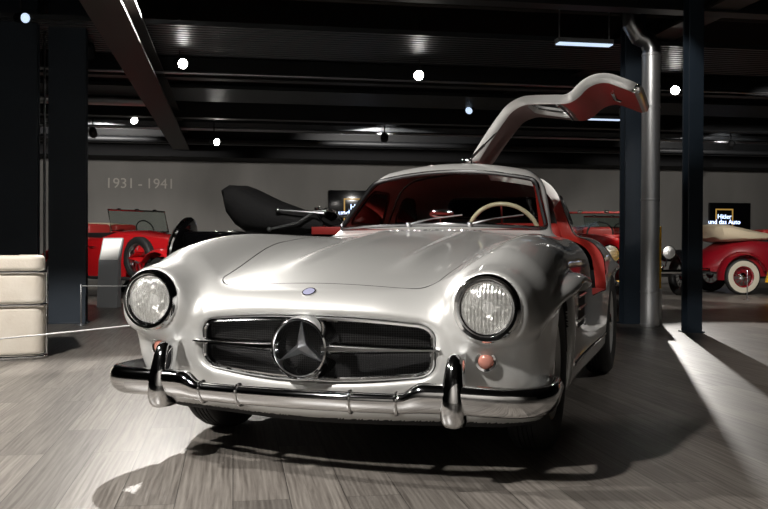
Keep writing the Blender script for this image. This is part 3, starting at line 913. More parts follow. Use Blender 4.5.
# bumper
def bump_path(t):
    """t 0..1 from centre to the end; returns x, y"""
    xs_ = [0, .2, .4, .58, .72, .81, .845, .838, .828]; ys_ = [-.835, -.825, -.80, -.775, -.745, -.69, -.59, -.46, -.34]
    s_ = np.linspace(0, 1, len(xs_)); return float(spline(s_, xs_)(np.array(t))), float(spline(s_, ys_)(np.array(t)))
bump = MB()
half = []
NB = 60
for i in range(NB + 1):
    t = i / NB; px, py = bump_path(t); q0 = bump_path(max(t - .01, 0)); q1 = bump_path(min(t + .01, 1))
    tx, ty = q1[0] - q0[0], q1[1] - q0[1]; L = math.hypot(tx, ty); nx2, ny2 = ty / L, -tx / L   # outward
    st = float(sstep(.385, .455, px)) if px < .6 else 1.0
    h_ = .036 + .017 * st; zc = .296 + .022 * st * (1 - .5 * float(sstep(.5, .85, px)))
    end = float(sstep(.93, 1.0, np.array(t))); h_ *= 1 - .55 * end
    row = []
    for k in range(13):
        a = -math.pi / 2 * 1.15 + math.pi * 1.15 * k / 12
        o_ = (.034 + .012 * st) * max(math.cos(a), 0) ** .68 + .008 * math.sin(a) + min(math.cos(a), 0) * .03; row.append((px + nx2 * o_, py + ny2 * o_, zc + h_ * math.sin(a)))
    half.append(row)
rows = [[(-p[0], p[1], p[2]) for p in r_] for r_ in half[::-1]] + half[1:]
bumper = bump.loft(rows, caps=True).build('bumper', M['chrome'], car)
mb = MB()
for bx in (-.385, -.215, .215, .385):
    i = min(range(len(rows)), key=lambda q: abs(rows[q][6][0] - bx)); r_ = rows[i]
    c_ = np.mean(np.array(r_), 0)
    rr_ = [tuple(c_ + (np.array(p) - c_) * 1.035) for p in r_]
    MB().tube(rr_, .0070, 8).build('bumper_clamp', M['chrome'], bumper)
for bx in (-.30, -.13, .10, .28): MB().box((bx - .022, -.861 + .22 * bx * bx, .286), (bx + .022, -.835, .293), bevel=.002).build('bumper_slot', M['black'], bumper)
mb = MB()
for s_ in (-1, 1): MB().tube([(s_ * .30, -.80, .29), (s_ * .30, -.40, .26)], .022, 8).build('bumper_bracket', M['dark'], bumper)
def overrider(sx):
    x0 = sx * .568; rows = []
    zs = [.222, .228, .245, .28, .33, .38, .42, .452, .466, .472]
    wd = [.006, .034, .041, .044, .041, .036, .032, .027, .020, .006]
    fy = [-.805, -.820, -.832, -.838, -.835, -.825, -.812, -.796, -.782, -.765]
    for z_, w_, f_ in zip(zs, wd, fy):
        row = []
        for k in range(16):
            a = 2 * math.pi * k / 16; c_, s2 = math.cos(a), math.sin(a)
            sg = lambda v, e: math.copysign(abs(v) ** e, v)
            dep = .055 if w_ > .01 else .02
            row.append((x0 + sg(c_, .7) * w_, f_ + dep + sg(s2, .7) * dep, z_))
        rows.append(row)
    return MB().loft(rows, closed_u=True, caps=True).build('overrider', M['chrome'], bumper, sharp=60)
overrider(-1); overrider(1)

# wheels
def wheel_parts(parent, mats, Rt=.335, W=.165, Rr=.205, name='wheel', hubr=.13, whitewall=False, spokes=0):
    """axis along local +x (outer side +x) under an Empty-less mesh: tyre is the wheel, rim and hubcap are sub-parts"""
    A = Matrix.Rotation(R(90), 4, 'Y')
    w = W / 2
    prof = [(Rr, -w * .72), (Rr + .02, -w * .9), (Rr + (Rt - Rr) * .5, -w * 1.02), (Rt - .03, -w * .95), (Rt - .010, -w * .78), (Rt - .001, -w * .55)]
    for k in range(-2, 3):
        c = k * w * .22
        prof += [(Rt, c - w * .08), (Rt, c + w * .07)] + ([(Rt - .007, c + w * .08), (Rt - .007, c + w * .135)] if k < 2 else [])
    prof += [(Rt - .001, w * .55), (Rt - .010, w * .78), (Rt - .03, w * .95), (Rr + (Rt - Rr) * .5, w * 1.02), (Rr + .02, w * .9), (Rr, w * .72)]
    ty = MB().lathe(prof, A, 64, closed=False).build(name, mats['tyre'], parent, sharp=50)
    if whitewall:
        MB().lathe([(Rr + .012, w * .92), (Rr + (Rt - Rr) * .55, w * 1.06), (Rt - .035, w * 1.0), (Rt - .045, w * .9)], A, 48).build('whitewall', M['whitewall'], ty)
    rim = MB().lathe([(Rr + .004, -w * .7), (Rr - .01, -w * .5), (Rr - .02, 0), (Rr - .012, w * .62), (Rr + .008, w * .82), (Rr + .010, w * .74), (Rr - .016, w * .6), (Rr - .035, w * .35), (hubr + .02, w * .30), (hubr - .02, w * .45), (hubr - .03, w * .5), (0, w * .5)], A, 48)
    if spokes:
        rim = MB().lathe([(Rr + .004, -w * .7), (Rr - .01, -w * .5), (Rr - .02, 0), (Rr - .012, w * .62), (Rr + .008, w * .82)], A, 48)
        for k in range(spokes):
            a = 2 * math.pi * k / spokes; b2 = a + .25 * (1 if k % 2 else -1)
            rim.tube([(w * .5, .05 * math.cos(a), .05 * math.sin(a)), (w * .1, (Rr - .015) * math.cos(b2), (Rr - .015) * math.sin(b2))], .004, 5)
    rim.build('rim', mats['rim'], ty)
    MB().lathe([(hubr, w * .42), (hubr - .006, w * .55), (hubr * .7, w * .62), (hubr * .62, w * .70), (hubr * .3, w * .86), (0, w * .90)], A, 40).build('hubcap', M['chrome'], ty)
    return ty
wm = {'tyre': M['tyre'], 'rim': M['rim']}
w0 = wheel_parts(car, wm, Rt=.335, W=.17, Rr=.200, hubr=.13)
w0.location = (.715, 0, .335)
for (wx, wy, rz) in ((-.715, 0, math.pi), (.735, 2.40, 0), (-.735, 2.40, math.pi)):
    c = copy_tree(w0, car); c.location = (wx, wy, .335); c.rotation_euler = (0, 0, rz)
# side vent behind the left and right front wheels
for sx in (-1, 1):
    vent = MB()
    rows = []
    for i in range(9):
        yy = .46 + .30 * i / 8
        rows.append([(sx * on_side(yy, zz, .001), yy, zz) for zz in np.linspace(.46, .64, 7)])
    v0 = vent.loft(rows).build('side_vent', M['dark'], car)
    mb = MB()
    for zz in (.495, .55, .605): mb.tube([(sx * on_side(yy, zz, .006), yy, zz) for yy in np.linspace(.45, .78, 9)], .006, 6)
    mb.build('vent_strip', M['silver'], v0)
# lower sill chrome line, tail lamps, rear bumper
mb = MB()
for sx in (-1, 1): MB().tube([(sx * on_side(yy, .30, .003), yy, .30) for yy in np.linspace(.42, 1.98, 20)], .008, 6).build('sill_trim', M['chrome'], car)
mb = MB(); rows = []
for i in range(25):
    xx = -.74 + 1.48 * i / 24; yy = 3.70 - .30 * xx * xx - (.06 if abs(xx) > .7 else 0)
    rows.append([(xx, yy - .02, .40), (xx, yy + .03, .37), (xx, yy + .035, .34), (xx, yy - .02, .31)])
mb.loft(rows, caps=True).build('rear_bumper', M['chrome'], car)
for sx in (-1, 1):
    A = Matrix.Translation((sx * .56, 3.50, .57)) @ Matrix.Rotation(R(-90), 4, 'X')
    tl = MB().lathe([(.05, -.06), (.05, .02), (.042, .03)], A, 32).build('tail_lamp', M['chrome'], car)
    MB().lathe([(.042, .03), (.03, .045), (0, .05)], A, 32).build('tail_lens', M['amber'], tl)
# ------------------------------------------------------------------ the hall
HT = R(9.5)
def hall(u, v, z=0.0):
    return Vector((u * math.cos(HT) - v * math.sin(HT), u * math.sin(HT) + v * math.cos(HT), z))
def unhall(x, y):
    return (x * math.cos(HT) + y * math.sin(HT), -x * math.sin(HT) + y * math.cos(HT))
def at(px, py, d):
    """world point seen at pixel px, py of the photograph at depth d"""
    return Vector(((px - 384) / 900 * d, d, CAM_H - (py - 246) * d / 900))
def floor_at(px, py):
    d = CAM_H * 900 / (py - 246); return Vector(((px - 384) / 900 * d, d, 0))
def struct(name, mb, mat, smooth=False):
    o = mb.build(name, mat, smooth=smooth); o.rotation_euler = (0, 0, HT); o['kind'] = 'structure'; return o

CEIL = 3.75
struct('floor', MB().box((-16, -7, -.1), (16, 22, 0)), M['floor'])
struct('ceiling', MB().box((-16, -7, CEIL), (16, 22, CEIL + .1)), M['ceil'])
struct('wall_back', MB().box((-16, 19.5, 0), (16, 19.7, CEIL)), M['concrete'])
struct('wall_left', MB().box((-16.2, -7, 0), (-16, 22, CEIL)), M['darkwall'])
struct('wall_right', MB().box((16, -7, 0), (16.2, 22, CEIL)), M['darkwall'])
struct('wall_front', MB().box((-16, -7.2, 0), (16, -7, CEIL)), M['palewall'])
struct('trim_1', MB().box((-16, 18.6, 2.62), (16, 19.5, CEIL)), M['ceil'])

p = at(139.5, 184.5, 18.78); u, v = unhall(p.x, p.y)
wt = empty('wall_lettering', hall(u, 19.490, p.z), HT, 'pale numerals 1931 - 1941 on the grey back wall', 'lettering')
for nm_, tx_, dx_ in (('year_numeral', '1931', -.41), ('dash_mark', '-', 0.0), ('year_numeral', '1941', .41)):
    o = text_mesh(nm_, tx_, .30, M['letters'], wt, depth=.006); o.location = (dx_, 0, 0); o.rotation_euler = (R(90), 0, 0)

# steel columns (H sections)
def h_section(w, dpt, t):
    a, b = w / 2, dpt / 2
    return [(-a, -b), (a, -b), (a, -b + t), (t / 2, -b + t), (t / 2, b - t), (a, b - t), (a, b), (-a, b), (-a, b - t), (-t / 2, b - t), (-t / 2, -b + t), (-a, -b + t)]
def column(pxc, base_y, wpx, label, depth=.14):
    p = floor_at(pxc, base_y); w = wpx / 900 * p.y
    r = empty('steel_column', (p.x, p.y + depth / 2, 0), HT, label, 'column', 'dark steel columns')
    MB().prism(h_section(w, depth, .022), 2, .012, CEIL).build('shaft', M['navy'], r, smooth=False)
    MB().box((-w / 2 - .02, -depth / 2 - .02, 0), (w / 2 + .02, depth / 2 + .02, .014), bevel=.003).build('base_plate', M['navy'], r)
    return r
column(15, 327, 40, 'wide dark navy steel column at the left edge behind the cream armchair')
column(66, 325, 36, 'dark navy steel column just right of the cream armchair')
column(633.5, 323.3, 21, 'slim dark steel column right beside the silver duct pipe')
column(694.5, 332, 15, 'slim dark steel column standing alone right of the silver pipe')
# conduit in the gap between the two left columns
p = floor_at(44.5, 322)
tag(MB().tube([(p.x, p.y, .0), (p.x, p.y, CEIL - .01)], .014, 10).build('conduit_pipe', M['steel']), 'thin grey conduit rising between the two left columns', 'pipe')

# duct pipe
r = empty('duct_pipe', (0, 0, 0), 0, 'silver round duct pipe rising from the floor with a bent top', 'pipe')
pb = floor_at(650, 325.5); PR_ = .095; r.location = pb
e0 = at(650, 53, pb.y); e1 = at(636, 37, pb.y); e2 = at(632, 20, pb.y)
MB().lathe([(PR_, .0), (PR_, e0.z)], None, 40).build('pipe_shaft', M['duct'], r)
def bez(a, b, c, n): return [a * (1 - t) ** 2 + b * 2 * t * (1 - t) + c * t * t for t in [i / n for i in range(n + 1)]]
E0 = Vector((0, 0, e0.z)); E1 = Vector((e1.x - pb.x, 0, e1.z)); E2 = Vector((e2.x - pb.x - .02, 0, e2.z))
path = [E0, E0 + Vector((0, 0, .05)), E0 + Vector((-.04, 0, .13)), E1 + Vector((.02, 0, 0)), E2 + Vector((0, 0, -.05)), E2 + Vector((0, 0, .06)), Vector((E2.x, 0, CEIL))]
MB().tube(path, PR_, 32).build('pipe_elbow', M['steel'], r, sharp=15)
for zz in (at(650, 291, pb.y).z, at(650, 199, pb.y).z, at(650, 107, pb.y).z, e0.z - .02, .02):
    MB().lathe([(PR_, -.012), (PR_ + .005, -.008), (PR_ + .005, .008), (PR_, .012)], Matrix.Translation((0, 0, zz)), 40).build('pipe_collar', M['duct'], r)

# ------------------------------------------------------------------ ceiling steel
def across(name, v, z, lo_u, hi_u, prof, mat, label, cat, group=None, mi=0):
    """a member running across the hall; prof in (v, z)"""
    mb = MB(); mb.prism(prof, 0, lo_u, hi_u)
    o = mb.build(name, mat, smooth=False); o.location = hall(0, v, z); o.rotation_euler = (0, 0, HT)
    return tag(o, label, cat, group)
def corr(depth, n, h):
    top = []
    for i in range(n):
        v0 = depth * i / n; w = depth / n
        top += [(v0, 0), (v0 + w * .35, 0), (v0 + w * .45, h), (v0 + w * .9, h)]
    top.append((depth, 0))
    return top + [(depth, h + .02), (0, h + .02)]
for v, z, dd, lab in ((9.6, 3.12, 1.5, 'ribbed dark metal deck strip spanning the top of the picture'), (13.0, 3.05, 1.2, 'second ribbed metal deck strip, above the middle of the hall'), (16.2, 3.0, 1.2, 'farthest ribbed metal deck strip near the back wall')):
    across('ceiling_deck', v, z, -12, 13, corr(dd, 14, .035), M['deck'], lab, 'ceiling panel', 'metal deck strips')
ipe = lambda w, h: [(q[0], q[1]) for q in h_section(w, h, .025)]
for v, z, lab in ((8.4, 3.32, 'black cross beam nearest the front of the hall'), (12.0, 3.15, 'black cross beam behind the first ribbed deck strip'), (15.0, 3.05, 'black cross beam behind the second ribbed deck strip'), (17.9, 2.95, 'black cross beam closest to the back wall')):
    across('cross_beam', v, z, -14, 14, ipe(.20, .30), M['beam'], lab, 'beam', 'black cross beams')
for pxp, dd, lab in ((178, 17.0, 'brown steel beam running back at the upper left'), (549, 13.9, 'brown steel beam running back at the upper right above the raised door')):
    pA = at(pxp, 246, dd); uA, vA = unhall(pA.x, pA.y)
    mb = MB().prism(h_section(.32, .30, .03), 1, 5.0, 18.4)
    o = mb.build('roof_beam', M['brownbeam'], smooth=False); o.location = hall(uA, 0, 2.74 + .15 if pxp < 300 else 3.2 + .15); o.rotation_euler = (0, 0, HT)
    tag(o, lab, 'beam', 'long roof beams')
for v, z, r_, m_, lab in ((8.9, 3.42, .03, 'brownbeam', 'thin brown pipe crossing the very top of the picture'), (9.25, 3.36, .022, 'brownbeam', 'thinner brown pipe just under the topmost pipe'),
                          (13.9, 2.98, .07, 'duct', 'bright round duct crossing the ceiling left of the centre'), (11.6, 3.0, .02, 'steel', 'thin steel conduit under the black beam'),
                          (16.0, 2.86, .03, 'steel', 'thin pipe crossing low before the back wall'), (17.2, 2.80, .05, 'beam', 'black pipe crossing right above the back wall')):
    lo_, hi_ = (-5.6, -1.3) if r_ == .07 else (-13, 13)
    o = MB().tube([(lo_, 0, 0), (hi_, 0, 0)], r_, 14).build('ceiling_pipe', M[m_]); o.location = hall(0, v, z); o.rotation_euler = (0, 0, HT)
    tag(o, lab, 'pipe', 'ceiling pipes')

# batten lights
def batten(p, length, lab, roll=0.0):
    r = empty('batten_light', p, HT, lab, 'light', 'batten lights')
    MB().box((-length / 2, -.06, 0), (length / 2, .06, .05), bevel=.006).build('housing', M['greysign'], r)
    MB().box((-length / 2 + .01, -.062, -.012), (length / 2 - .01, .05, .0), bevel=.003).build('diffuser', M['batten'], r)
    for s_ in (-.45, .45): MB().tube([(s_ * length, 0, .04), (s_ * length, 0, CEIL - p[2] - .02)], .008, 8).build('hanger_rod', M['steel'], r)
batten(at(583, 44, 9.6), .62, 'bluish white batten light hanging at the upper right above the raised door')
batten(at(604, 119, 14.4), .55, 'small distant batten light half hidden behind the raised door')

# track spotlights
def fixture(face, aim, lab, size=.065, lit=True, glow=None):
    face = Vector(face); d = (Vector(aim) - face).normalized()
    r = empty('track_spotlight', face, 0, lab, 'spotlight', 'track spotlights')
    q4 = d.to_track_quat('Z', 'Y').to_matrix().to_4x4()
    MB().lathe([(size, -.004), (size, -.15), (size * .8, -.17), (size * .5, -.19), (0, -.19)], q4, 28).build('lamp_can', M['beam'], r)
    MB().lathe([(0, -.012), (size * .92, -.012), (size * .92, -.016), (0, -.016)], q4, 28).build('lamp_face', M[glow or ('lamp' if lit else 'paper')], r)
    top = q4 @ Vector((0, 0, -.10)); 
    MB().tube([top, Vector((top.x, top.y, CEIL - face.z - .01))], .010, 8).build('stem', M['beam'], r)
    return r
SPOTS = [(183, 65, 2.95, 'bright spotlight at the upper left, right of the brown beam'), (418, 76, 2.9, 'bright spotlight high above the silver car roof'),
         (674, 90, 2.9, 'bright spotlight between the silver pipe and the right column'), (217, 143, 2.60, 'small far spotlight low over the pale back wall, left of centre'),
         (134.5, 122, 2.9, 'small spotlight beside the brown beam above the wall numerals'), (26, 20, 3.25, 'spotlight at the top left corner over the wide column'),
         (468, 111, 3.0, 'dim bluish spotlight left of the raised door')]
for px_, py_, z_, lab in SPOTS:
    d_ = (z_ - CAM_H) * 900 / (246 - py_)
    if px_ == 26: d_ = 8.6
    p = at(px_, py_, d_)
    aim = p + Vector(((-p.x) * .35, -1.0, -.32)) if px_ not in (134.5, 468, 674) else p + Vector((.9 * (1 if px_ < 300 else -.6), -1.0, -.6))
    fixture(p, aim, lab, .062 if py_ > 30 else .05, glow='batten' if px_ in (26, 468) else None)
# the fixtures that carry the lamps listed at the top
for nm, p_, t_, w_, a_, r_ in LIGHTS:
    v_ = (Vector(t_) - Vector(p_)).normalized()
    names = {'front_spot': 'spotlight above the viewer aimed at the silver car', 'rear_left_spot': 'spotlight over the middle of the hall aimed forward at the silver car',
             'left_spot': 'spotlight high over the cream armchair side', 'right_spot': 'spotlight high right of the silver car', 'cabin_spot': 'spotlight aimed at the cabin of the silver car',
             'aisle_spot': 'spotlight throwing light past the right columns', 'wall_spot': 'wash light aimed at the grey back wall', 'added_wall_fill': 'added fill light behind the viewer, brightening the front wall for reflections', 'added_pipe_fill': 'added fill light brightening the silver duct pipe', 'added_chair_fill': 'added fill light brightening the cream armchair', 'red_car_spot': 'spotlight over the red car at the left',
             'black_car_spot': 'spotlight over the black convertible', 'right_car_spot': 'spotlight over the maroon car at the right', 'far_car_spot': 'spotlight over the red cars behind the columns'}
    fixture(Vector(p_) - v_ * .03, t_, names[nm], .07, lit=False)

# ------------------------------------------------------------------ screens on the wall
def screen_panel(px0, px1, py0, py1, fx0, fx1, fy0, fy1, tsize, lab):
    pc = (px0 + px1) / 2; k = math.cos(HT) - math.sin(HT) * (pc - 384) / 900; d = 19.5 / k
    m = 900 / d; W_, H_ = (px1 - px0) / m * 1.0, (py1 - py0) / m
    p = at(pc, (py0 + py1) / 2, d); u, v = unhall(p.x, p.y)
    r = empty('wall_screen', hall(u, 19.44, p.z), HT, lab, 'screen', 'wall screens')
    MB().box((-W_ / 2, -.03, -H_ / 2), (W_ / 2, .05, H_ / 2), bevel=.008).build('screen_panel', M['screen'], r)
    cx, cz = ((fx0 + fx1) / 2 - pc) / m, ((py0 + py1) / 2 - (fy0 + fy1) / 2) / m; a, b = (fx1 - fx0) / 2 / m, (fy1 - fy0) / 2 / m; t = .030
    mb = MB()
    for lo_, hi_ in (((cx - a, cz - b), (cx + a, cz - b + t)), ((cx - a, cz + b - t), (cx + a, cz + b)), ((cx - a, cz - b + t), (cx - a + t, cz + b - t)), ((cx + a - t, cz - b + t), (cx + a, cz + b - t))):
        mb.box((lo_[0], -.033, lo_[1]), (hi_[0], -.030, hi_[1]))
    mb.build('screen_frame', M['screengold'], r, smooth=False)
    for body_, dz, sz in (('Hitler', .062, tsize), ('und das Auto', -.062, tsize)):
        o = text_mesh('screen_text', body_, sz, M['screentext'], r, .001); o.location = (cx, -.036, cz + dz); o.rotation_euler = (R(90), 0, 0)
screen_panel(706, 750, 202, 233, 712, 731, 208, 229, .15, 'black screen with small gold square and blue-white text above the maroon car')
screen_panel(328, 392, 191, 224, 343, 374, 199, 222, .17, 'black screen with blue-white text seen past the windshield pillar')

# ------------------------------------------------------------------ cream armchair
ar = empty('armchair', at(-17, 246, 6.75) * 1.0, R(24), 'cream leather tub armchair banded with chrome tubes', 'armchair')
ar.location.z = 0
def u_pad(z0, z1, W_=.84, D_=.74, t=.17, rc=.10):
    out = []
    for (cx, cy, a0) in ((W_ / 2 - rc, -D_ / 2 + rc, -90),):
        pass
    o_ = [(-W_ / 2, D_ / 2)] + [(-W_ / 2 + rc - rc * math.cos(R(a)), -D_ / 2 + rc - rc * math.sin(R(a))) for a in range(0, 91, 15)] + [(W_ / 2 - rc + rc * math.sin(R(a)), -D_ / 2 + rc - rc * math.cos(R(a))) for a in range(0, 91, 15)] + [(W_ / 2, D_ / 2)]
    i_ = [(W_ / 2 - t, D_ / 2), (W_ / 2 - t, -D_ / 2 + t + .02), (-W_ / 2 + t, -D_ / 2 + t + .02), (-W_ / 2 + t, D_ / 2)]
    bm = bmesh.new(); vs = [bm.verts.new((x_, y_, z0)) for x_, y_ in o_ + i_]; f_ = bm.faces.new(vs)
    e_ = bmesh.ops.extrude_face_region(bm, geom=[f_]); bmesh.ops.translate(bm, verts=[g for g in e_['geom'] if isinstance(g, bmesh.types.BMVert)], vec=(0, 0, z1 - z0))
    bmesh.ops.recalc_face_normals(bm, faces=bm.faces)
    sh = [e for e in bm.edges if len(e.link_faces) == 2 and e.calc_face_angle(0) > R(50)]
    bmesh.ops.bevel(bm, geom=sh, offset=.032, segments=4, affect='EDGES', profile=.6)
    m_ = MB(); bm.verts.index_update(); m_.add([v_.co[:] for v_ in bm.verts], [[v_.index for v_ in f.verts] for f in bm.faces]); bm.free(); return m_
u_pad(.03, .385).build('lower_cushion', M['cream'], ar); u_pad(.405, .625).build('middle_cushion', M['cream'], ar); u_pad(.645, .755).build('top_cushion', M['cream'], ar)
MB().box((-.25, -.18, .20), (.25, .38, .43), None, .05, seg=4).build('seat_cushion', M['cream'], ar)
def rail(z_, r_=.012, W_=.85, D_=.75, rc=.10):
    c = [(-W_ / 2, D_ / 2)] + [(-W_ / 2 + rc - rc * math.cos(R(a)), -D_ / 2 + rc - rc * math.sin(R(a))) for a in range(0, 91, 15)] + [(W_ / 2 - rc + rc * math.sin(R(a)), -D_ / 2 + rc - rc * math.cos(R(a))) for a in range(0, 91, 15)] + [(W_ / 2, D_ / 2)]
    return MB().tube([(x_, y_, z_) for x_, y_ in c], r_, 10).build('chrome_rail', M['chrome'], ar)
rail(.635); rail(.395); rail(.016, .015)
for s_ in (-1, 1):
    for y_ in (-.20, .36): MB().tube([(s_ * .432, y_, 0.0), (s_ * .432, y_, .64)], .011, 10).build('chrome_post', M['chrome'], ar)

# ------------------------------------------------------------------ barriers, sign stand
def barrier_post(p, h, lab, top=True):
    r = empty('barrier_post', (p[0], p[1], 0), 0, lab, 'barrier post', 'low barrier posts')
    MB().lathe([(.0, 0), (.055, 0), (.055, .008), (.012, .014), (.0, .014)], None, 28).build('base', M['steel'], r)
    MB().lathe([(.009, .01), (.009, h), (.005, h + .008), (0, h + .008)], None, 16).build('post', M['steel'], r)
    return r
pA = floor_at(81, 322.5); pA.y = 9.3; pA.x = (81 - 384) / 900 * 9.3
barrier_post(pA, .42, 'thin steel barrier post in front of the left red car')
pB = at(190, 246, 9.9)
barrier_post(pB, .42, 'thin steel barrier post standing close behind the silver car fender at left')
def cord(a, b, sag, lab, r_=.004):
    a = Vector(a); b = Vector(b); mb = MB().tube([a.lerp(b, t) - Vector((0, 0, sag * 4 * t * (1 - t))) for t in [i / 16 for i in range(17)]], r_, 8)
    return tag(mb.build('rope', M['rope']), lab, 'cord', 'barrier ropes')
cord((pA.x, pA.y, .41), (pB.x, pB.y, .41), .01, 'thin white cord strung in front of the left red car', .0045)
pC = at(-60, 246, 5.2); pD = at(155, 246, 6.7)
barrier_post(pC, .26, 'low barrier post in front of the cream armchair'); barrier_post(pD, .26, 'low barrier post behind the silver car nose')
cord((pC.x, pC.y, .255), (pD.x, pD.y, .255), .004, 'white cord running low across the floor in front of the cream armchair', .005)
pE = at(747.5, 246, 14.2); barrier_post(pE, .46, 'thin steel barrier post in front of the maroon car')

ss = empty('information_stand', at(108, 246, 12.0), R(-6), 'slim grey information stand with a white sheet before the left red car', 'sign'); ss.location.z = 0
MB().prism([(-.04, 0), (.10, 0), (.10, .62), (.20, .90), (.17, .93), (.02, .62)], 0, -.14, .14).build('stand_body', M['greysign'], ss, smooth=False)
MB().add([(-.125, .024 - .008, .635), (.125, .016, .635), (.125, .158, .915), (-.125, .158, .915), (-.125, .020, .633), (.125, .020, .633), (.125, .164, .913), (-.125, .164, .913)], [(0, 1, 2, 3), (7, 6, 5, 4), (0, 4, 5, 1), (1, 5, 6, 2), (2, 6, 7, 3), (3, 7, 4, 0)]).build('information_sheet', M['paper'], ss, smooth=False)
yp = empty('yellow_sign', at(651, 246, 9.87), 0, 'yellow upright panel mostly hidden behind the silver pipe', 'sign'); yp.location.z = 0
MB().box((-.10, -.012, .38), (.112, .012, 1.06), bevel=.004).build('panel_board', M['yellow'], yp)
MB().box((-.02, -.08, 0), (.10, .06, .375), bevel=.01).build('panel_foot', M['paper'], yp)

# ------------------------------------------------------------------ vintage cars of the exhibition
def arch_fender(xc, w, r, a0, a1, tail=None, flare=.05, n=22):
    """swept mudguard: strip with a crowned section following the wheel; angles from rear (0) over the top (90) to the front (180), y forward is negative"""
    rows = []
    cyl = []
    for i in range(n + 1):
        a = R(a0 + (a1 - a0) * i / n); cyl.append((r * math.cos(a), r * math.sin(a), math.cos(a), math.sin(a)))
    if tail: cyl = [(ty, tz, .25, .97) for ty, tz in tail[::-1]] + cyl
    for (yy, zz, ny, nz) in cyl:
        row = []
        for k in range(9):
            s_ = -1 + 2 * k / 8; c_ = (1 - abs(s_) ** 2.4) * flare
            row.append((xc + s_ * w / 2, yy + ny * (c_ - .02), zz + nz * (c_ - .02)))
        row += [(xc + w / 2 * s_, yy - ny * .03, zz - nz * .03) for s_ in (1, -1)]
        rows.append(row)
    return MB().loft(rows, closed_u=True, caps=True)
def vintage(loc, yaw, lab, paint, wing, top=None, wheelbase=2.75, whitewall=False, spokes=20, wr=.33, windshield=True, top_mat=None, cowl=.98, spare=False, lamp_mat=None, group='vintage cars along the back of the hall', rim=None, track=.64, top_h=.30, wsh=.36):
    r = empty('vintage_car', loc, yaw, lab, 'car', group)
    P = M[paint]; Wg = M[wing]
    yf, yr = -wheelbase / 2, wheelbase / 2
    # tub: sections along y: (y, half width bottom, half width top, z bottom, z top, crown)
    S = [(yf - .02, .20, .17, .34, cowl - .16, .05), (yf + .25, .23, .21, .34, cowl - .13, .06), (yf + .75, .30, .28, .34, cowl - .08, .07), (-.25, .42, .44, .32, cowl - .02, .07), (-.05, .56, .58, .32, cowl, .06),
         (.25, .62, .63, .32, cowl - .07, .02), (.85, .64, .64, .32, cowl - .06, .02), (1.15, .62, .61, .32, cowl - .05, .05), (yr + .10, .55, .52, .36, cowl - .12, .08), (yr + .45, .42, .36, .40, cowl - .30, .08), (yr + .62, .28, .2, .44, cowl - .5, .05)]
    rows = []
    for (yy, wb, wt_, zb, zt, cr_) in S:
        row = []
        for k in range(5): row.append((wb - (wb - wt_) * k / 4 + .03 * math.sin(math.pi * k / 4), yy, zb + (zt - .06 - zb) * k / 4))
        for k in range(9):
            a = math.pi * k / 8; row.append((wt_ * math.cos(a), yy, zt - .06 + .06 * min(1, math.sin(a) * 2) + cr_ * math.sin(a) ** 2))
        for k in range(5): row.append((-(wt_ + (wb - wt_) * k / 4 + .03 * math.sin(math.pi * k / 4)), yy, zt - .06 - (zt - .06 - zb) * k / 4))
        rows.append(row)
    body_ = MB().loft(rows, closed_u=True, caps=True).build('car_body', P, r)
    # open cockpit with seats
    MB().box((-.50, .0, cowl - .10), (.50, .95, cowl + .012), None, .03).build('cockpit', M['dark'], body_)
    for sx in (-.26, .26):
        MB().box((sx - .22, .72, cowl - .2), (sx + .22, .90, cowl + .16), None, .05, seg=3).build('seat_back', M['redleather'], r)
    # hood centre strip and louvres
    mb = MB(); mb.tube([(0, yf, cowl - .10), (0, -.25, cowl + .05)], .008, 6); mb.build('hood_hinge', M['chrome'], body_)
    for sx in (-1, 1):
        mb = MB()
        for k in range(12): mb.box((sx * (.245 + .012 * k) - .012, yf + .35 + k * .055, .52), (sx * (.245 + .012 * k) + .012, yf + .365 + k * .055, .74))
        mb.build('hood_louvre', P, body_)
        mb = MB(); mb.tube([(sx * .665, .30, .80), (sx * .675, .38, .80)], .010, 8); mb.tube([(sx * .668, .9, .80), (sx * .67, .25, .805)], .004, 6); mb.build('door_handle', M['chrome'], body_)
    # radiator
    pr = [(-.20, .36), (.20, .36), (.225, .60), (.21, cowl - .16), (.10, cowl - .09), (0, cowl - .065), (-.10, cowl - .09), (-.21, cowl - .16), (-.225, .60)]
    rd_ = MB().prism([(q[0], q[1]) for q in pr], 1, yf - .14, yf - .02).build('radiator_shell', M['chrome'], r)
    mb = MB().prism([(q[0] * .84, .48 + (q[1] - .48) * .90) for q in pr], 1, yf - .146, yf - .139)
    mb.build('radiator_core', M['dark'], rd_)
    mb = MB()
    for k in range(-4, 5): mb.tube([(k * .038, yf - .149, .42), (k * .038, yf - .149, cowl - .17)], .006, 6)
    mb.build('radiator_bar', M['chrome'], rd_)
    MB().lathe([(.03, 0), (.03, .02), (.012, .03), (.012, .06), (.018, .08), (0, .09)], Matrix.Translation((0, yf - .08, cowl - .075)), 16).build('radiator_cap', M['chrome'], rd_)
    # headlamps, horn, bumper
    for sx in (-1, 1):
        A = Matrix.Translation((sx * .34, yf - .20, .74)) @ Matrix.Rotation(R(90), 4, 'X')
        hl = MB().lathe([(.0, -.16), (.05, -.14), (.095, -.07), (.115, .0), (.120, .012), (.108, .02)], A, 32).build('headlamp', M['chrome'] if not lamp_mat else M[lamp_mat], r)
        MB().lathe([(0, .035), (.06, .030), (.108, .016), (.10, .0)], A, 28).build('headlamp_glass', M['reflector'], hl)
        MB().tube([(sx * .34, yf - .14, .64), (sx * .36, yf - .05, .5)], .014, 8).build('lamp_bracket', M['chrome'], hl)
        A = Matrix.Translation((sx * .17, yf - .24, .50)) @ Matrix.Rotation(R(90), 4, 'X')
        MB().lathe([(.012, -.12), (.02, -.03), (.055, .03), (.058, .034), (.04, .02), (0, .0)], A, 20).build('horn', M['chrome'], r)
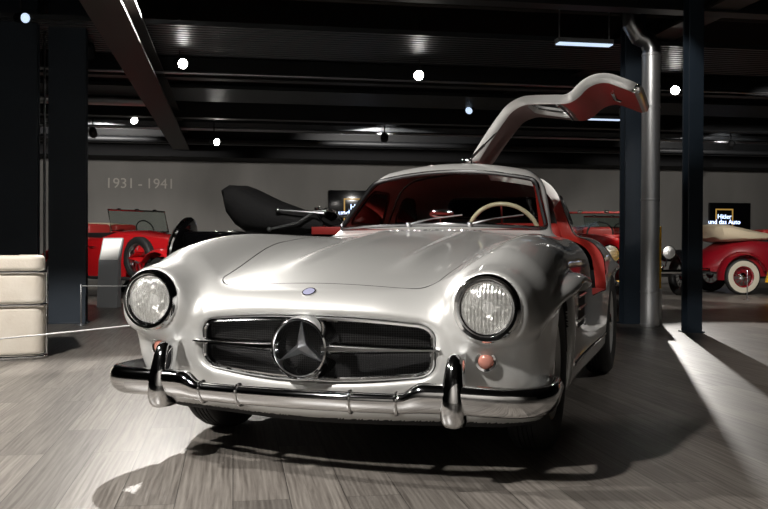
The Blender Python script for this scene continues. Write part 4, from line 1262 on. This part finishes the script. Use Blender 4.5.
    bp = [(-.78, yf - .30, .43), (-.6, yf - .42, .42), (-.3, yf - .48, .42), (.3, yf - .48, .42), (.6, yf - .42, .42), (.78, yf - .30, .43)]
    MB().tube(bp, .035, 10, flat=(1.0, .45, (0, 0, 1))).build('front_bumper', M['chrome'], r)
    MB().tube([(-.7, yr + .62, .43), (-.3, yr + .72, .43), (.3, yr + .72, .43), (.7, yr + .62, .43)], .035, 10, flat=(1.0, .45, (0, 0, 1))).build('rear_bumper', M['chrome'], r)
    MB().box((-.4, yf - .45, .36), (.4, yr + .6, .42)).build('chassis', M['dark'], r)
    # wings and running boards
    for sx in (-1, 1):
        tail = [(wheelbase * .30 + .12, .33), (wheelbase * .24, .35), (.50, .44), (.42, .50)]
        fw = arch_fender(sx * track, .27, wr + .10, 38, 168, tail=[(.62, .33), (.52, .37), (.44, .43)]); o_ = fw.build('front_wing', Wg, r); o_.location = (0, yf, wr)
        o_.location.z = wr - .0
        rw = arch_fender(sx * track, .27, wr + .10, -8, 165); o_ = rw.build('rear_wing', Wg, r); o_.location = (0, yr, wr)
        MB().box((sx * track - .13, yf + .50, wr - .03), (sx * track + .13, yr - .38, wr + .01), bevel=.008).build('running_board', M['dark'], r)
    wmats = {'tyre': M['tyre'], 'rim': rim or P}
    w_ = wheel_parts(r, wmats, Rt=wr, W=.13, Rr=wr * (.56 if whitewall else .66), hubr=.075, whitewall=whitewall, spokes=spokes)
    w_.location = (track, yf, wr)
    for (wx, wy, rz) in ((-track, yf, math.pi), (track, yr, 0), (-track, yr, math.pi)):
        c_ = copy_tree(w_, r); c_.location = (wx, wy, wr); c_.rotation_euler = (0, 0, rz)
    if spare:
        for sx in spare:
            c_ = copy_tree(w_, r); c_.name = 'spare_wheel'; c_.location = (sx * (track - .03), yf + .58, wr + .30); c_.rotation_euler = (0, 0, 0 if sx > 0 else math.pi)
    if windshield:
        zc = cowl + .03; y0 = -.02; y1 = y0 + .10
        fr = MB(); c = [(-.56, y0, zc), (-.55, y1, zc + wsh), (.55, y1, zc + wsh), (.56, y0, zc)]
        fr.tube(c, .014, 8, closed=True)
        w2 = fr.build('windshield_frame', M['chrome'] if windshield is True else M[windshield], r)
        MB().add([tuple(Vector(q) * 1.0) for q in c] + [(q[0], q[1] + .005, q[2]) for q in c], [(0, 1, 2, 3), (7, 6, 5, 4), (0, 4, 5, 1), (1, 5, 6, 2), (2, 6, 7, 3), (3, 7, 4, 0)]).build('windshield_glass', M['glass'], w2, smooth=False)
        for sx in (-.35, 0, .35): MB().box((sx - .03, y1 - .02, zc + wsh - .005), (sx + .03, y1 + .02, zc + wsh + .03), bevel=.006).build('windshield_clip', M['chrome'], w2)
        MB().tube([Vector((.27 + .17 * math.cos(a), .22 + .06 * math.sin(a), cowl + .07 + .15 * math.sin(a))) for a in np.linspace(0, 2 * math.pi, 28, endpoint=False)], .011, 8, closed=True).build('steering_wheel', M['black'], r)
    if top:
        T = M[top_mat or 'canvas']; rows = []
        prof = top
        for (yy, zlo, zhi, hw) in prof:
            row = []
            for k in range(20):
                a = 2 * math.pi * k / 20; c_, s2 = math.cos(a), math.sin(a)
                row.append((hw * math.copysign(abs(c_) ** .5, c_), yy + .012 * math.sin(5 * a), (zlo + zhi) / 2 + (zhi - zlo) / 2 * math.copysign(abs(s2) ** .6, s2) + .008 * math.sin(7 * a + yy * 9)))
            rows.append(row)
        MB().loft(rows, closed_u=True, caps=True).build('folded_top', T, r)
    return r

# red convertible at the left, seen from its front quarter, nose towards the right
rc = at(140, 246, 14.6); rc.z = 0
vintage(rc, R(52), 'bright red open vintage car at the left behind the information stand', 'redcar', 'redcar', cowl=1.02, spare=(-1, 1), wsh=.34, rim=M['steel'],
        top=[(.86, .98, 1.05, .50), (.95, .95, 1.20, .60), (1.35, .92, 1.22, .62), (1.65, .90, 1.14, .55), (1.72, .92, 1.08, .4)])
# black convertible behind the silver car, nose to the right
bc = at(333, 246, 10.9); bc.z = 0
b_ = vintage(bc, R(80), 'black vintage convertible with a tall folded black top behind the silver car', 'blackcar', 'blackcar', cowl=1.03, top_mat='blackcanvas', wsh=.20, wr=.35,
        top=[(y_ - .35, a_, b2_, c_) for y_, a_, b2_, c_ in [(.30, .98, 1.08, .55), (.42, .97, 1.20, .60), (.8, .95, 1.29, .62), (1.1, .96, 1.40, .62), (1.30, .98, 1.50, .62), (1.42, 1.05, 1.56, .60), (1.52, 1.18, 1.565, .58), (1.58, 1.34, 1.53, .50)]])
MB().box((-.48, 1.15, .72), (.48, 1.75, 1.00), None, .07, seg=3).build('luggage_trunk', M['blackcar'], b_)
MB().lathe([(0, -.07), (.27, -.07), (.33, -.03), (.33, .03), (.27, .07), (0, .075)], Matrix.Translation((0, 1.93, .86)) @ Matrix.Rotation(R(-72), 4, 'X'), 40).build('spare_wheel_cover', M['blackcar'], b_)
MB().lathe([(.332, -.02), (.340, 0), (.332, .02)], Matrix.Translation((0, 1.93, .86)) @ Matrix.Rotation(R(-72), 4, 'X'), 40).build('spare_wheel_band', M['chrome'], b_)
for sx in (1, -1):
    mb = MB(); mb.tube([(sx * .655, .60, 1.02), (sx * .66, .25, 1.10), (sx * .65, .07, 1.22), (sx * .64, -.07, 1.23)], .014, 8); mb.tube([(sx * .655, .50, 1.24), (sx * .66, .20, 1.22), (sx * .655, -.05, 1.20)], .013, 8)
    mb.ball((sx * .655, .60, 1.02), .028); mb.ball((sx * .655, .50, 1.24), .028)
    mb.build('top_iron', M['steel'], b_)
    MB().box((sx * .64 - .02, -.75, .96), (sx * .64 + .02, .10, 1.05), bevel=.01).build('door_capping', M['redleather'], b_)
# cars at the right
q = Vector((2.62, 12.05, 0))
vintage(q, R(-12), 'red open vintage car seen between the silver car and the dark column', 'redcar', 'redcar', cowl=.95, wsh=.31, wheelbase=2.4, windshield='redtrim', rim=M['steel'])
q = Vector((4.26, 16.7, 0))
vintage(q, R(9), 'red and black vintage car with a chrome radiator between pipe and right column', 'redcar', 'blackcar', cowl=1.06, wsh=.30, wheelbase=2.6, rim=M['black'], whitewall=False)
q = Vector((7.58, 16.5, 0)); q.z = 0
vintage(q, R(94), 'maroon vintage car with a cream folded top and whitewall tyres at the right edge', 'darkredcar', 'darkredcar', cowl=.99, whitewall=True, wr=.315, wheelbase=2.7, wsh=.30,
        top=[(.70, .96, 1.02, .52), (.85, .95, 1.10, .60), (1.2, .93, 1.16, .62), (1.50, .92, 1.24, .62), (1.66, .94, 1.25, .58), (1.74, 1.0, 1.2, .45)])
yb = at(775, 246, 15.2); yb.z = 0
o = MB().prism([(-.16, .02), (.24, .02), (.24, .62), (.03, .62)], 1, -.03, .03).build('yellow_board', M['yellow'], smooth=False); o.location = (yb.x, yb.y, .0)
o.location.z = .22; tag(o, 'slanted yellow board in front of the maroon car at the right edge', 'sign')
